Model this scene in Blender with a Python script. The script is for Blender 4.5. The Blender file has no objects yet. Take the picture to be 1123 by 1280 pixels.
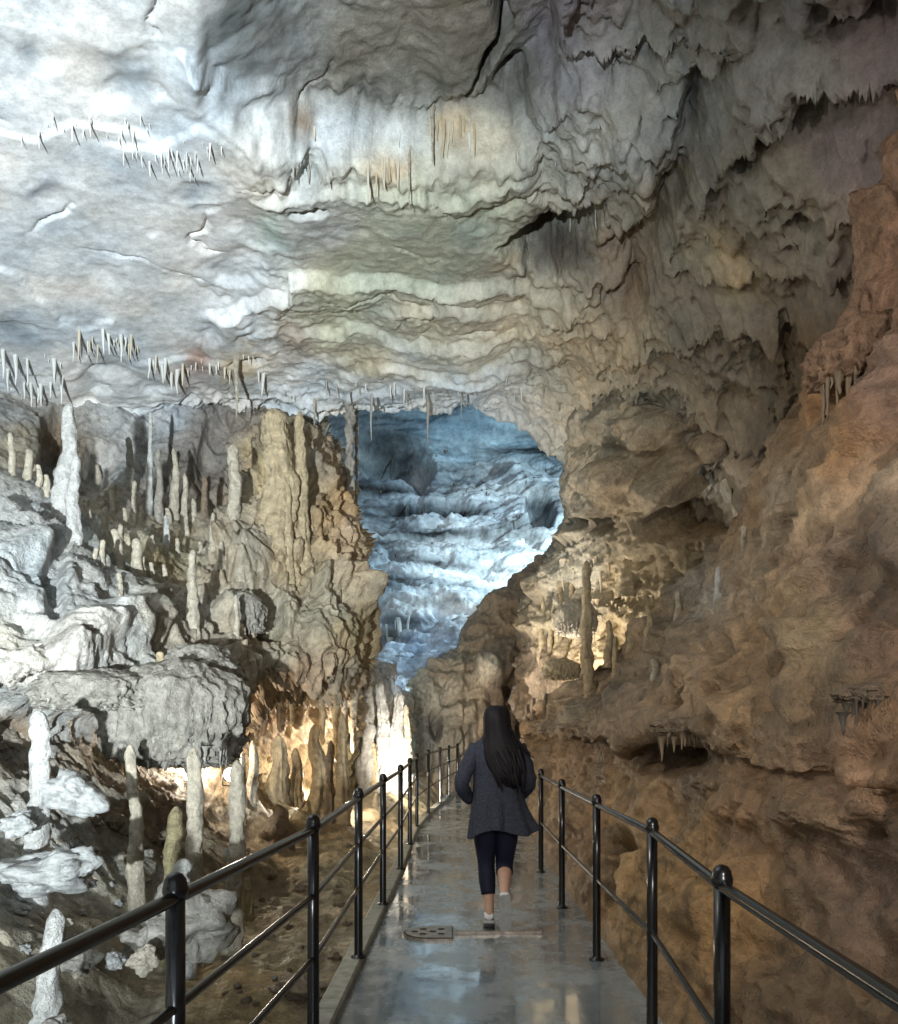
import bpy, math, random
import numpy as np
from mathutils import Vector

# ------------------------------------------------------------------ camera, world, light, exposure
scene = bpy.context.scene
COL = scene.collection
random.seed(7)
FPX, CX, HY, CH = 1050.0, 561.5, 908.0, 1.48      # focal length in photo pixels, horizon row, eye height

cam = bpy.data.objects.new('camera', bpy.data.cameras.new('camera'))
COL.objects.link(cam)
cam.location = (0, 0, CH)
cam.rotation_euler = (math.radians(90), 0, 0)
cam.data.sensor_fit = 'VERTICAL'
cam.data.sensor_height = 36.0
cam.data.lens = 36.0 * FPX / 1280.0
cam.data.shift_y = (HY - 640.0) / 1280.0
cam.data.clip_start = 0.05
cam.data.clip_end = 300
scene.camera = cam

world = bpy.data.worlds.new('World')
scene.world = world
world.use_nodes = True
bg = world.node_tree.nodes['Background']
bg.inputs['Color'].default_value = (0.78, 0.90, 1.0, 1)
bg.inputs['Strength'].default_value = 0.55

scene.view_settings.view_transform = 'Standard'
scene.view_settings.look = 'None'
scene.view_settings.exposure = 0.36
scene.view_settings.gamma = 1.0
scene.render.engine = 'CYCLES'
scene.cycles.use_denoising = True
scene.cycles.max_bounces = 6
scene.cycles.diffuse_bounces = 3
scene.cycles.glossy_bounces = 3
scene.cycles.sample_clamp_indirect = 6.0
scene.cycles.caustics_reflective = False
scene.cycles.caustics_refractive = False


def lamp(name, loc, power, color, aim=None, size=0.12, angle=120, blend=0.9):
    L = bpy.data.lights.new(name, 'SPOT' if aim else 'POINT')
    L.energy = power
    L.color = color
    L.shadow_soft_size = size
    o = bpy.data.objects.new(name, L)
    COL.objects.link(o)
    o.location = loc
    if aim:
        L.spot_size = math.radians(angle)
        L.spot_blend = blend
        o.rotation_euler = (Vector(aim) - Vector(loc)).to_track_quat('-Z', 'Y').to_euler()
    return o


COOL = (0.85, 0.945, 1.0)
WARM = (1.0, 0.86, 0.68)
lamp('flood_lamp_light', (-1.4, -3.8, 0.5), 12600, COOL, aim=(-5.6, 10.6, 6.8), size=0.10, angle=66, blend=1.0)
lamp('right_bank_fill_light', (-2.7, 3.2, 4.3), 220, (1.0, 0.91, 0.80), aim=(2.6, 7.0, 2.0), size=0.12, angle=104, blend=1.0)  # unseen spot added in place of roof bounce on the right bank
lamp('right_bank_rake_light', (0.75, -2.6, 3.0), 640, (1.0, 0.93, 0.85), aim=(2.4, 8.0, 2.5), size=0.10, angle=58, blend=1.0)  # unseen spot added behind the camera to rake relief out of the right bank
lamp('left_bank_fill_light', (-0.75, -0.6, 0.75), 380, COOL, aim=(-2.8, 5.2, 0.5), size=0.06, angle=52, blend=1.0)  # second unseen spot added to brighten the low left bank
lamp('cavity_lamp_light', (-2.95, 9.95, 1.15), 60, WARM, size=0.08)
lamp('column_lamp_light', (-1.75, 12.6, 0.85), 100, WARM, size=0.08)
lamp('column_spot_light', (-1.30, 12.8, 0.75), 620, (1.0, 0.93, 0.82), aim=(1.8, 12.7, 3.3), size=0.03, angle=60, blend=0.8)
lamp('rear_rock_fill_light', (-0.75, 14.2, 0.35), 420, (1.0, 0.90, 0.76), aim=(0.9, 19.5, 2.6), size=0.08, angle=110, blend=0.8)  # extra unseen spot added to lift the brown rock at the bend
lamp('curtain_lamp_light', (1.66, 12.0, 1.80), 110, (1.0, 0.95, 0.86), aim=(1.7, 13.2, 3.2), size=0.05, angle=165, blend=0.5)
lamp('hall_lamp_light', (6.6, 25.0, 9.0), 2900, (0.60, 0.86, 1.0), size=0.25)
lamp('hall_low_lamp_light', (-1.6, 20.0, 1.2), 420, (0.46, 0.72, 1.0), size=0.25)


# ------------------------------------------------------------------ noise
rng = np.random.RandomState(11)
PERM = rng.permutation(256).astype(np.int64)
PERM = np.concatenate([PERM, PERM, PERM])
GR = rng.normal(size=(256, 3))
GR /= np.linalg.norm(GR, axis=1)[:, None]
RND = rng.rand(256, 3).astype(np.float32)


GXa, GYa, GZa = [np.ascontiguousarray(GR[:, k]).astype(np.float32) for k in range(3)]
PERM32 = PERM.astype(np.int32)


def perlin(p):
    p = np.asarray(p, np.float32)
    fl = np.floor(p)
    f = p - fl
    i = fl.astype(np.int32) & 255
    u = f * f * f * (f * (f * 6 - 15) + 10)
    fx, fy, fz = f[:, 0], f[:, 1], f[:, 2]
    ux, uy, uz = u[:, 0], u[:, 1], u[:, 2]
    ix, iy, iz = i[:, 0], i[:, 1], i[:, 2]
    res = []
    for dx in (0, 1):
        A = PERM32[ix + dx] + iy
        for dy in (0, 1):
            B = PERM32[A + dy] + iz
            for dz in (0, 1):
                h = PERM32[B + dz]
                res.append(GXa[h] * (fx - dx) + GYa[h] * (fy - dy) + GZa[h] * (fz - dz))
    a0 = res[0] + uz * (res[1] - res[0])
    a1 = res[2] + uz * (res[3] - res[2])
    b0 = res[4] + uz * (res[5] - res[4])
    b1 = res[6] + uz * (res[7] - res[6])
    a0 = a0 + uy * (a1 - a0)
    b0 = b0 + uy * (b1 - b0)
    return (a0 + ux * (b0 - a0)) * 1.5


def masked(m, fn):
    """evaluate fn(index) only where the mask is non-zero"""
    out = np.zeros(len(m))
    k = np.nonzero(m > 0.003)[0]
    if len(k):
        out[k] = m[k] * fn(k)
    return out


def fbm(p, o=4, gain=0.5, lac=2.03):
    s, a = 0, 1.0
    p = np.asarray(p, float)
    for k in range(o):
        s = s + a * perlin(p + 17.3 * k)
        p = p * lac
        a *= gain
    return s


def ridged(p, o=4, gain=0.5, lac=2.1):
    s, a = 0, 1.0
    p = np.asarray(p, float)
    for k in range(o):
        n = 1 - np.abs(perlin(p + 9.1 * k)) * 1.6
        s = s + a * n * np.abs(n)
        p = p * lac
        a *= gain
    return s


def billow(p, o=3, gain=0.5, lac=2.1):
    s, a = 0, 1.0
    p = np.asarray(p, float)
    for k in range(o):
        s = s + a * np.abs(perlin(p + 5.7 * k))
        p = p * lac
        a *= gain
    return s


def worley(p):
    p = np.asarray(p, np.float32)
    i = np.floor(p).astype(np.int64)
    f = (p - i).astype(np.float32)
    i &= 255
    d1 = np.full(len(p), 9.0, np.float32)
    d2 = np.full(len(p), 9.0, np.float32)
    for dx in (-1, 0, 1):
        for dy in (-1, 0, 1):
            for dz in (-1, 0, 1):
                h = PERM[PERM[PERM[(i[:, 0] + dx) & 255] + ((i[:, 1] + dy) & 255)] + ((i[:, 2] + dz) & 255)]
                r = RND[h]
                d = np.sqrt((dx + r[:, 0] - f[:, 0]) ** 2 + (dy + r[:, 1] - f[:, 1]) ** 2 + (dz + r[:, 2] - f[:, 2]) ** 2)
                d2 = np.minimum(d2, np.maximum(d1, d))
                d1 = np.minimum(d1, d)
    return d1, d2


def sm(a, b, x):
    t = np.clip((x - a) / (b - a), 0, 1)
    return t * t * (3 - 2 * t)


def V(*a):
    return np.array(a, float)


def tiers(z, p, T, warp=0.35, sc=1.2):
    """scalloped flowstone tiers: each rounded at its lower edge, undercut below"""
    h = z / T + warp * fbm(p * sc, 3) * 2
    k = np.floor(h)
    t = h - k
    amp = 0.25 + 1.1 * RND[k.astype(np.int64) & 255, 0]
    return (1 - t) * sm(0.0, 0.22, t) * amp * (0.75 + 0.5 * perlin(p * sc * 1.9 + 8))


# ------------------------------------------------------------------ mesh helpers
def at(px, py, d):
    return V((px - CX) * d / FPX, d, CH - (py - HY) * d / FPX)


def project(P):
    Y = np.maximum(P[:, 1], 0.3)
    return CX + FPX * P[:, 0] / Y, HY - FPX * (P[:, 2] - CH) / Y


def mesh_obj(name, verts, faces, mat, parent=None, col=None, smooth=True, relief=None):
    """verts (N,3), faces (M,4) or (M,3) or list of lists -> one mesh object"""
    me = bpy.data.meshes.new(name)
    verts = np.asarray(verts, np.float32)
    if isinstance(faces, np.ndarray):
        k = faces.shape[1]
        me.vertices.add(len(verts))
        me.vertices.foreach_set('co', verts.ravel())
        me.loops.add(faces.size)
        me.loops.foreach_set('vertex_index', faces.ravel().astype(np.int32))
        me.polygons.add(len(faces))
        me.polygons.foreach_set('loop_start', np.arange(0, faces.size, k, dtype=np.int32))
        me.polygons.foreach_set('loop_total', np.full(len(faces), k, np.int32))
        me.update(calc_edges=True)
    else:
        me.from_pydata(verts.tolist(), [], faces)
        me.update()
    if smooth:
        me.polygons.foreach_set('use_smooth', np.ones(len(me.polygons), bool))
    if col is not None:
        a = me.color_attributes.new('Col', 'FLOAT_COLOR', 'POINT')
        c = np.ones((len(verts), 4), np.float32)
        c[:, :3] = np.clip(col, 0.01, 0.9)
        if relief is not None:
            c[:, 3] = relief
        a.data.foreach_set('color', c.ravel())
    if mat:
        me.materials.append(mat)
    o = bpy.data.objects.new(name, me)
    COL.objects.link(o)
    if parent:
        o.parent = parent
    return o


def tag(o, label, cat=None, group=None, kind=None):
    o['label'] = label
    if cat:
        o['category'] = cat
    if group:
        o['group'] = group
    if kind:
        o['kind'] = kind
    return o


def empty(name, loc=(0, 0, 0), rz=0):
    o = bpy.data.objects.new(name, None)
    COL.objects.link(o)
    o.location = loc
    o.rotation_euler = (0, 0, rz)
    o.empty_display_size = 0.1
    return o


def grid_faces(nu, nv, wrap=False):
    i = np.arange((nu - (0 if wrap else 1)))[:, None]
    j = np.arange(nv - 1)[None, :]
    i2 = (i + 1) % nu
    return np.stack([i * nv + j, i2 * nv + j, i2 * nv + j + 1, i * nv + j + 1], -1).reshape(-1, 4)


def catmull(C, n, axis):
    """resample control array along an axis with Catmull-Rom"""
    C = np.moveaxis(C, axis, 0)
    m = C.shape[0]
    t = np.linspace(0, m - 1, n)
    i = np.minimum(t.astype(int), m - 2)
    f = (t - i)[:, None, None]
    Pm = np.concatenate([2 * C[:1] - C[1:2], C, 2 * C[-1:] - C[-2:-1]])
    a, b, c, d = Pm[i], Pm[i + 1], Pm[i + 2], Pm[i + 3]
    r = 0.5 * (2 * b + (c - a) * f + (2 * a - 5 * b + 4 * c - d) * f ** 2 + (3 * b - a - 3 * c + d) * f ** 3)
    return np.moveaxis(r, 0, axis)


def surf_normals(P):
    du = np.gradient(P, axis=0)
    dv = np.gradient(P, axis=1)
    n = np.cross(du, dv)
    n /= np.linalg.norm(n, axis=2)[:, :, None] + 1e-9
    return n


def sheet(name, C, nu, nv, disp, colf, mat, toward=(0, 0, CH), label=None):
    """control grid C (a,b,3) -> dense displaced rock sheet; disp(p, px, py, n) in metres toward the viewer side"""
    P = catmull(catmull(C, nu, 0), nv, 1)
    n = surf_normals(P)
    p = P.reshape(-1, 3)
    nn = n.reshape(-1, 3)
    s = np.sign(np.mean(np.sum(nn * (V(*toward) - p), 1)))
    nn = nn * s
    px, py = project(p)
    h = disp(p, px, py, nn)
    if h.ndim == 1:
        q = p + nn * h[:, None]
    else:
        q = p + h
    px, py = project(q)
    f = grid_faces(nu, nv)
    if s < 0:
        f = f[:, ::-1].copy()
    o = mesh_obj(name, q, f, mat, col=colf(q, px, py))
    o['kind'] = 'structure'
    if label:
        o['label'] = label
    return o


def blend_colors(pts, px, py, q, warp=22):
    """scattered mineral colours and painted shade (photo position, radius, colour) blended with noisy borders"""
    wx = (px + warp * fbm(q * 1.7 + 3, 4)).astype(np.float32)
    wy = (py + warp * fbm(q * 1.7 + 31, 4)).astype(np.float32)
    num = np.zeros((len(q), 3), np.float32)
    den = np.zeros(len(q), np.float32)
    for (x, y, r, c) in pts:
        w = ((wx - x) ** 2 + (wy - y) ** 2) / (r * r) + 0.15
        w = 1.0 / (w * w)
        num += w[:, None] * V(*c).astype(np.float32)
        den += w
    return num / den[:, None]


def jitter_col(c, q, amt=0.25, sc=3.0):
    n = fbm(q * sc + 50, 4)
    m = fbm(q * sc * 0.35 + 90, 3)
    return c * (1 + amt * n + amt * 0.8 * m)[:, None] * (1 + 0.05 * V(1, 0, -1)[None, :] * m[:, None] * 2)


# ------------------------------------------------------------------ materials
def new_mat(name):
    m = bpy.data.materials.new(name)
    m.use_nodes = True
    nt = m.node_tree
    return m, nt, nt.nodes['Principled BSDF']


def N(nt, t, **kw):
    n = nt.nodes.new(t)
    for k, v in kw.items():
        if k in n.inputs:
            n.inputs[k].default_value = v
        else:
            setattr(n, k, v)
    return n


def rock_mat(name, color=None, rough=(0.35, 0.75), bump=0.5, scale=1.0, spec=0.4, var=0.35, use_obj=False):
    m, nt, b = new_mat(name)
    L = nt.links.new
    tc = N(nt, 'ShaderNodeTexCoord')
    co = tc.outputs['Object']
    n1 = N(nt, 'ShaderNodeTexNoise', Scale=9.0 * scale, Detail=6.0, Roughness=0.7)
    L(co, n1.inputs['Vector'])
    n2 = N(nt, 'ShaderNodeTexNoise', Scale=42.0 * scale, Detail=3.0, Roughness=0.7)
    L(co, n2.inputs['Vector'])
    n3 = N(nt, 'ShaderNodeTexNoise', Scale=2.3 * scale, Detail=3.0, Roughness=0.6)
    L(co, n3.inputs['Vector'])
    if color is None:
        vc = N(nt, 'ShaderNodeVertexColor', layer_name='Col')
        src = vc.outputs['Color']
    else:
        rgb = N(nt, 'ShaderNodeRGB')
        rgb.outputs[0].default_value = (*color, 1)
        src = rgb.outputs[0]
    mr = N(nt, 'ShaderNodeMapRange')
    mr.inputs['From Min'].default_value = 0.3
    mr.inputs['From Max'].default_value = 0.7
    mr.inputs['To Min'].default_value = 1 - var
    mr.inputs['To Max'].default_value = 1 + var * 0.75
    L(n1.outputs['Fac'], mr.inputs['Value'])
    mul = N(nt, 'ShaderNodeVectorMath', operation='SCALE')
    L(src, mul.inputs[0])
    L(mr.outputs[0], mul.inputs['Scale'])
    mr2 = N(nt, 'ShaderNodeMapRange')
    mr2.inputs['From Min'].default_value = 0.3
    mr2.inputs['From Max'].default_value = 0.7
    mr2.inputs['To Min'].default_value = 0.86
    mr2.inputs['To Max'].default_value = 1.1
    L(n2.outputs['Fac'], mr2.inputs['Value'])
    mul2 = N(nt, 'ShaderNodeVectorMath', operation='SCALE')
    L(mul.outputs[0], mul2.inputs[0])
    L(mr2.outputs[0], mul2.inputs['Scale'])
    L(mul2.outputs[0], b.inputs['Base Color'])
    rr = N(nt, 'ShaderNodeMapRange')
    rr.inputs['From Min'].default_value = 0.35
    rr.inputs['From Max'].default_value = 0.65
    rr.inputs['To Min'].default_value = rough[0]
    rr.inputs['To Max'].default_value = rough[1]
    L(n3.outputs['Fac'], rr.inputs['Value'])
    L(rr.outputs[0], b.inputs['Roughness'])
    b.inputs['Specular IOR Level'].default_value = spec
    n4 = N(nt, 'ShaderNodeTexNoise', Scale=5.0 * scale, Detail=5.0, Roughness=0.62)
    n4.noise_type = 'RIDGED_MULTIFRACTAL'
    n4.normalize = True
    L(co, n4.inputs['Vector'])
    b0 = N(nt, 'ShaderNodeBump', Strength=bump * 0.7, Distance=0.06)
    L(n4.outputs['Fac'], b0.inputs['Height'])
    b1 = N(nt, 'ShaderNodeBump', Strength=bump, Distance=0.07)
    L(n1.outputs['Fac'], b1.inputs['Height'])
    L(b0.outputs[0], b1.inputs['Normal'])
    b2 = N(nt, 'ShaderNodeBump', Strength=bump * 0.8, Distance=0.012)
    L(n2.outputs['Fac'], b2.inputs['Height'])
    L(b1.outputs[0], b2.inputs['Normal'])
    L(b2.outputs[0], b.inputs['Normal'])
    if color is None:
        for bn in (b0, b1, b2):
            mm = N(nt, 'ShaderNodeMath', operation='MULTIPLY')
            mm.inputs[1].default_value = bn.inputs['Strength'].default_value
            L(vc.outputs['Alpha'], mm.inputs[0])
            L(mm.outputs[0], bn.inputs['Strength'])
    return m


M_CEIL = rock_mat("ceiling_limestone", bump=0.6, var=0.30)
M_ROCK = rock_mat('limestone', bump=0.9, var=0.45)
M_MUD = rock_mat('muddy_rock', bump=0.8, var=0.5, rough=(0.28, 0.65), spec=0.5)
M_FAR = rock_mat('hall_limestone', bump=1.0, var=0.45, scale=0.4)
M_FLOOR = rock_mat('cave_floor_clay', bump=1.0, var=0.5, rough=(0.35, 0.75), spec=0.4)
M_WHITE = rock_mat('white_calcite', (0.56, 0.555, 0.52), bump=0.9, var=0.4, scale=1.6, rough=(0.3, 0.6))
M_CREAM = rock_mat('cream_calcite', (0.55, 0.49, 0.38), bump=0.9, var=0.45, scale=1.6, rough=(0.3, 0.6))
M_TAN = rock_mat('tan_flowstone', (0.50, 0.40, 0.25), bump=0.9, var=0.5, scale=1.3, rough=(0.3, 0.65))
M_BROWN = rock_mat('brown_flowstone', (0.25, 0.19, 0.13), bump=0.9, var=0.5, scale=1.3)
M_GREY = rock_mat('grey_flowstone', (0.36, 0.335, 0.285), bump=0.9, var=0.45, scale=1.3)
M_OLIVE = rock_mat('olive_stalagmite', (0.34, 0.29, 0.16), bump=0.9, var=0.45, scale=1.6)
M_RED = rock_mat('rust_flowstone', (0.33, 0.205, 0.13), bump=0.9, var=0.5, scale=1.3)
S_WHITE = rock_mat('white_stalactite', (0.62, 0.62, 0.58), bump=0.12, var=0.25, scale=0.25)
S_CREAM = rock_mat('cream_stalactite', (0.55, 0.49, 0.38), bump=0.12, var=0.3, scale=0.25)
S_TAN = rock_mat('tan_stalactite', (0.47, 0.37, 0.23), bump=0.12, var=0.3, scale=0.25)
S_GREY = rock_mat('grey_stalactite', (0.34, 0.32, 0.28), bump=0.12, var=0.3, scale=0.25)
S_BROWN = rock_mat('brown_stalactite', (0.22, 0.165, 0.11), bump=0.12, var=0.3, scale=0.25)
S_DARK = rock_mat('dark_drip', (0.10, 0.085, 0.07), bump=0.12, var=0.3, scale=0.25)
R_WHITE = rock_mat('white_block', (0.42, 0.425, 0.41), bump=0.5, var=0.45, scale=0.5)
R_GREY = rock_mat('grey_block', (0.34, 0.32, 0.28), bump=0.5, var=0.45, scale=0.5)
R_CREAM = rock_mat('cream_block', (0.50, 0.45, 0.36), bump=0.5, var=0.45, scale=0.5)
R_BROWN = rock_mat('brown_block', (0.22, 0.165, 0.11), bump=0.5, var=0.45, scale=0.5)
M_DARK = rock_mat('dark_stalactite', (0.12, 0.10, 0.08), bump=0.5, var=0.3)


def simple_mat(name, color, rough=0.5, metal=0.0, spec=0.5, noise=0.2, scale=20, bump=0.0):
    m, nt, b = new_mat(name)
    L = nt.links.new
    tc = N(nt, 'ShaderNodeTexCoord')
    n = N(nt, 'ShaderNodeTexNoise', Scale=scale, Detail=5.0, Roughness=0.6)
    L(tc.outputs['Object'], n.inputs['Vector'])
    mr = N(nt, 'ShaderNodeMapRange')
    mr.inputs['From Min'].default_value = 0.3
    mr.inputs['From Max'].default_value = 0.7
    mr.inputs['To Min'].default_value = 1 - noise
    mr.inputs['To Max'].default_value = 1 + noise
    L(n.outputs['Fac'], mr.inputs['Value'])
    rgb = N(nt, 'ShaderNodeRGB')
    rgb.outputs[0].default_value = (*color, 1)
    mul = N(nt, 'ShaderNodeVectorMath', operation='SCALE')
    L(rgb.outputs[0], mul.inputs[0])
    L(mr.outputs[0], mul.inputs['Scale'])
    L(mul.outputs[0], b.inputs['Base Color'])
    b.inputs['Roughness'].default_value = rough
    b.inputs['Metallic'].default_value = metal
    b.inputs['Specular IOR Level'].default_value = spec
    if bump:
        bp = N(nt, 'ShaderNodeBump', Strength=bump, Distance=0.01)
        L(n.outputs['Fac'], bp.inputs['Height'])
        L(bp.outputs[0], b.inputs['Normal'])
    return m


def emit_mat(name, color, strength):
    m, nt, b = new_mat(name)
    b.inputs['Base Color'].default_value = (0.8, 0.8, 0.8, 1)
    b.inputs['Emission Color'].default_value = (*color, 1)
    b.inputs['Emission Strength'].default_value = strength
    return m


def path_mat():
    m, nt, b = new_mat('wet_concrete')
    L = nt.links.new
    tc = N(nt, 'ShaderNodeTexCoord')
    mp = N(nt, 'ShaderNodeMapping')
    mp.inputs['Scale'].default_value = (1, 0.8, 1)
    L(tc.outputs['Object'], mp.inputs['Vector'])
    n1 = N(nt, 'ShaderNodeTexNoise', Scale=2.2, Detail=7.0, Roughness=0.6)
    n2 = N(nt, 'ShaderNodeTexNoise', Scale=55.0, Detail=5.0, Roughness=0.7)
    n3 = N(nt, 'ShaderNodeTexNoise', Scale=8.0, Detail=4.0, Roughness=0.55)
    for n in (n1, n2, n3):
        L(mp.outputs[0], n.inputs['Vector'])
    cr = N(nt, 'ShaderNodeValToRGB')
    cr.color_ramp.elements[0].position = 0.32
    cr.color_ramp.elements[0].color = (0.20, 0.235, 0.25, 1)
    cr.color_ramp.elements[1].position = 0.7
    cr.color_ramp.elements[1].color = (0.38, 0.425, 0.435, 1)
    L(n1.outputs['Fac'], cr.inputs['Fac'])
    mr = N(nt, 'ShaderNodeMapRange')
    mr.inputs['To Min'].default_value = 0.75
    mr.inputs['To Max'].default_value = 1.25
    L(n2.outputs['Fac'], mr.inputs['Value'])
    mul = N(nt, 'ShaderNodeVectorMath', operation='SCALE')
    L(cr.outputs['Color'], mul.inputs[0])
    L(mr.outputs[0], mul.inputs['Scale'])
    L(mul.outputs[0], b.inputs['Base Color'])
    add = N(nt, 'ShaderNodeMath', operation='ADD')
    sc = N(nt, 'ShaderNodeMath', operation='MULTIPLY')
    sc.inputs[1].default_value = 0.45
    L(n3.outputs['Fac'], sc.inputs[0])
    L(n1.outputs['Fac'], add.inputs[0])
    L(sc.outputs[0], add.inputs[1])
    rr = N(nt, 'ShaderNodeMapRange')
    rr.inputs['From Min'].default_value = 0.66
    rr.inputs['From Max'].default_value = 0.80
    rr.inputs['To Min'].default_value = 0.15
    rr.inputs['To Max'].default_value = 0.40
    L(add.outputs[0], rr.inputs['Value'])
    L(rr.outputs[0], b.inputs['Roughness'])
    cro = N(nt, 'ShaderNodeMapRange')
    cro.inputs['From Min'].default_value = 0.66
    cro.inputs['From Max'].default_value = 0.80
    cro.inputs['To Min'].default_value = 0.05
    cro.inputs['To Max'].default_value = 0.30
    L(add.outputs[0], cro.inputs['Value'])
    b.inputs['Specular IOR Level'].default_value = 0.8
    b.inputs['Coat Weight'].default_value = 1.0
    L(cro.outputs[0], b.inputs['Coat Roughness'])
    b.inputs['Coat IOR'].default_value = 1.65
    bp = N(nt, 'ShaderNodeBump', Strength=0.35, Distance=0.015)
    L(n3.outputs['Fac'], bp.inputs['Height'])
    bp2 = N(nt, 'ShaderNodeBump', Strength=0.12, Distance=0.003)
    L(n2.outputs['Fac'], bp2.inputs['Height'])
    L(bp.outputs[0], bp2.inputs['Normal'])
    L(bp2.outputs[0], b.inputs['Normal'])
    return m


M_PATH = path_mat()
M_KERB = simple_mat('kerb_concrete', (0.30, 0.30, 0.25), rough=0.55, noise=0.35, scale=14, bump=0.4)
M_RAIL = simple_mat('black_railing_paint', (0.012, 0.012, 0.013), rough=0.22, spec=0.6, noise=0.3, scale=40)
M_STEEL = simple_mat('drain_steel', (0.42, 0.36, 0.30), rough=0.35, metal=0.6, noise=0.35, scale=30, bump=0.3)
M_HOLE = simple_mat('drain_slot', (0.02, 0.018, 0.015), rough=0.8)
M_HOUSE = simple_mat('lamp_housing', (0.04, 0.04, 0.04), rough=0.5)
M_LENS_W = emit_mat('lamp_lens_warm', (1.0, 0.86, 0.66), 30)
M_LENS_C = emit_mat('lamp_lens_cool', (0.85, 0.93, 1.0), 30)

# mineral colours, a few darkened by painted shade
WH = (0.68, 0.69, 0.685)
WB = (0.58, 0.61, 0.62)
BLG = (0.34, 0.38, 0.41)  # pocket blue-grey, a painted shade tone
GRN = (0.41, 0.425, 0.33)
GRB = (0.155, 0.145, 0.12)  # slab grey-brown with the recess's shade painted in
DKB = (0.17, 0.145, 0.115)
TAN = (0.44, 0.36, 0.25)
OCH = (0.44, 0.29, 0.13)
BRN = (0.27, 0.195, 0.12)
UMB = (0.19, 0.135, 0.085)
ORG = (0.46, 0.31, 0.16)
GRY = (0.42, 0.40, 0.35)
CRM = (0.58, 0.52, 0.40)
PUR = (0.22, 0.19, 0.20)


# ------------------------------------------------------------------ the ceiling: a height field over the passage
def poly_sd(px, py, poly):
    """signed distance to a polygon (negative inside), photo pixels"""
    n = len(poly)
    d = np.full(len(px), 1e9)
    inside = np.zeros(len(px), bool)
    for i in range(n):
        ax, ay = poly[i]
        bx, by = poly[(i + 1) % n]
        ex, ey = bx - ax, by - ay
        t = np.clip(((px - ax) * ex + (py - ay) * ey) / (ex * ex + ey * ey + 1e-9), 0, 1)
        d = np.minimum(d, (px - ax - t * ex) ** 2 + (py - ay - t * ey) ** 2)
        c = ((ay > py) != (by > py)) & (px < (bx - ax) * (py - ay) / (by - ay + 1e-9) + ax)
        inside ^= c
    return np.where(inside, -1, 1) * np.sqrt(d)


LIP_Y = 13.6


def ceil_base(X, Y):
    z = 6.75 - 0.62 * np.maximum(0, X - 0.9) ** 1.4
    z = z - 0.10 * np.maximum(0, -X - 3.0) ** 1.3
    # beyond the lip the roof rises into the hall
    lip = LIP_Y + 0.12 * (X + 2)
    z = z + 3.2 * sm(0.05, 1.6, Y - lip) - 0.15 * sm(-3.0, 0, Y - lip)
    return z


LEDGES = [  # (polyline in photo px, drop m, fade px)
    ([(-20, 150), (40, 175), (90, 145), (130, 148), (180, 165), (220, 200)], 0.16, 60),
    ([(140, 172), (200, 180), (250, 160), (300, 190)], 0.18, 70),
    ([(-20, 330), (30, 350), (70, 400), (110, 405), (140, 395), (180, 430)], 0.22, 50),
    ([(180, 445), (240, 440), (300, 452), (340, 448)], 0.20, 40),
    ([(270, 385), (350, 372), (358, 352), (440, 356), (560, 360), (640, 352), (730, 372)], 0.20, 60),
    ([(480, 392), (560, 372), (640, 388), (720, 372), (790, 372)], 0.13, 30),
    ([(370, 425), (440, 420), (520, 428), (600, 418), (700, 398), (760, 410)], 0.15, 28),
    ([(420, 462), (500, 452), (560, 462), (640, 440), (700, 440)], 0.13, 22),
    ([(330, 245), (380, 240), (450, 236), (520, 230), (560, 240), (650, 226)], 0.10, 40),
    ([(230, 60), (260, 100), (300, 150), (350, 165)], 0.15, 40),
]
PITS = [  # photo px, radii, depth
    (45, 75, 32, 22, .14), (165, 75, 24, 18, .16), (150, 112, 26, 18, .18), (185, 60, 18, 12, .1), (55, 245, 24, 16, .16), (238, 232, 30, 16, .18),
    (262, 255, 22, 9, .12), (20, 415, 30, 14, .22), (195, 285, 12, 6, .08), (390, 266, 22, 9, .3), (388, 222, 24, 20, .18),
    (650, 185, 30, 14, .25), (940, 225, 26, 20, .3), (905, 260, 18, 14, .25), (970, 190, 20, 26, .3), (880, 150, 22, 30, .25),
    (1040, 200, 46, 34, .4), (1010, 290, 34, 20, .3), (1090, 90, 50, 40, .35), (120, 470, 20, 8, .2), (310, 455, 24, 8, .2),
    (590, 405, 30, 5, .1), (830, 215, 14, 30, .2),
]


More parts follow.
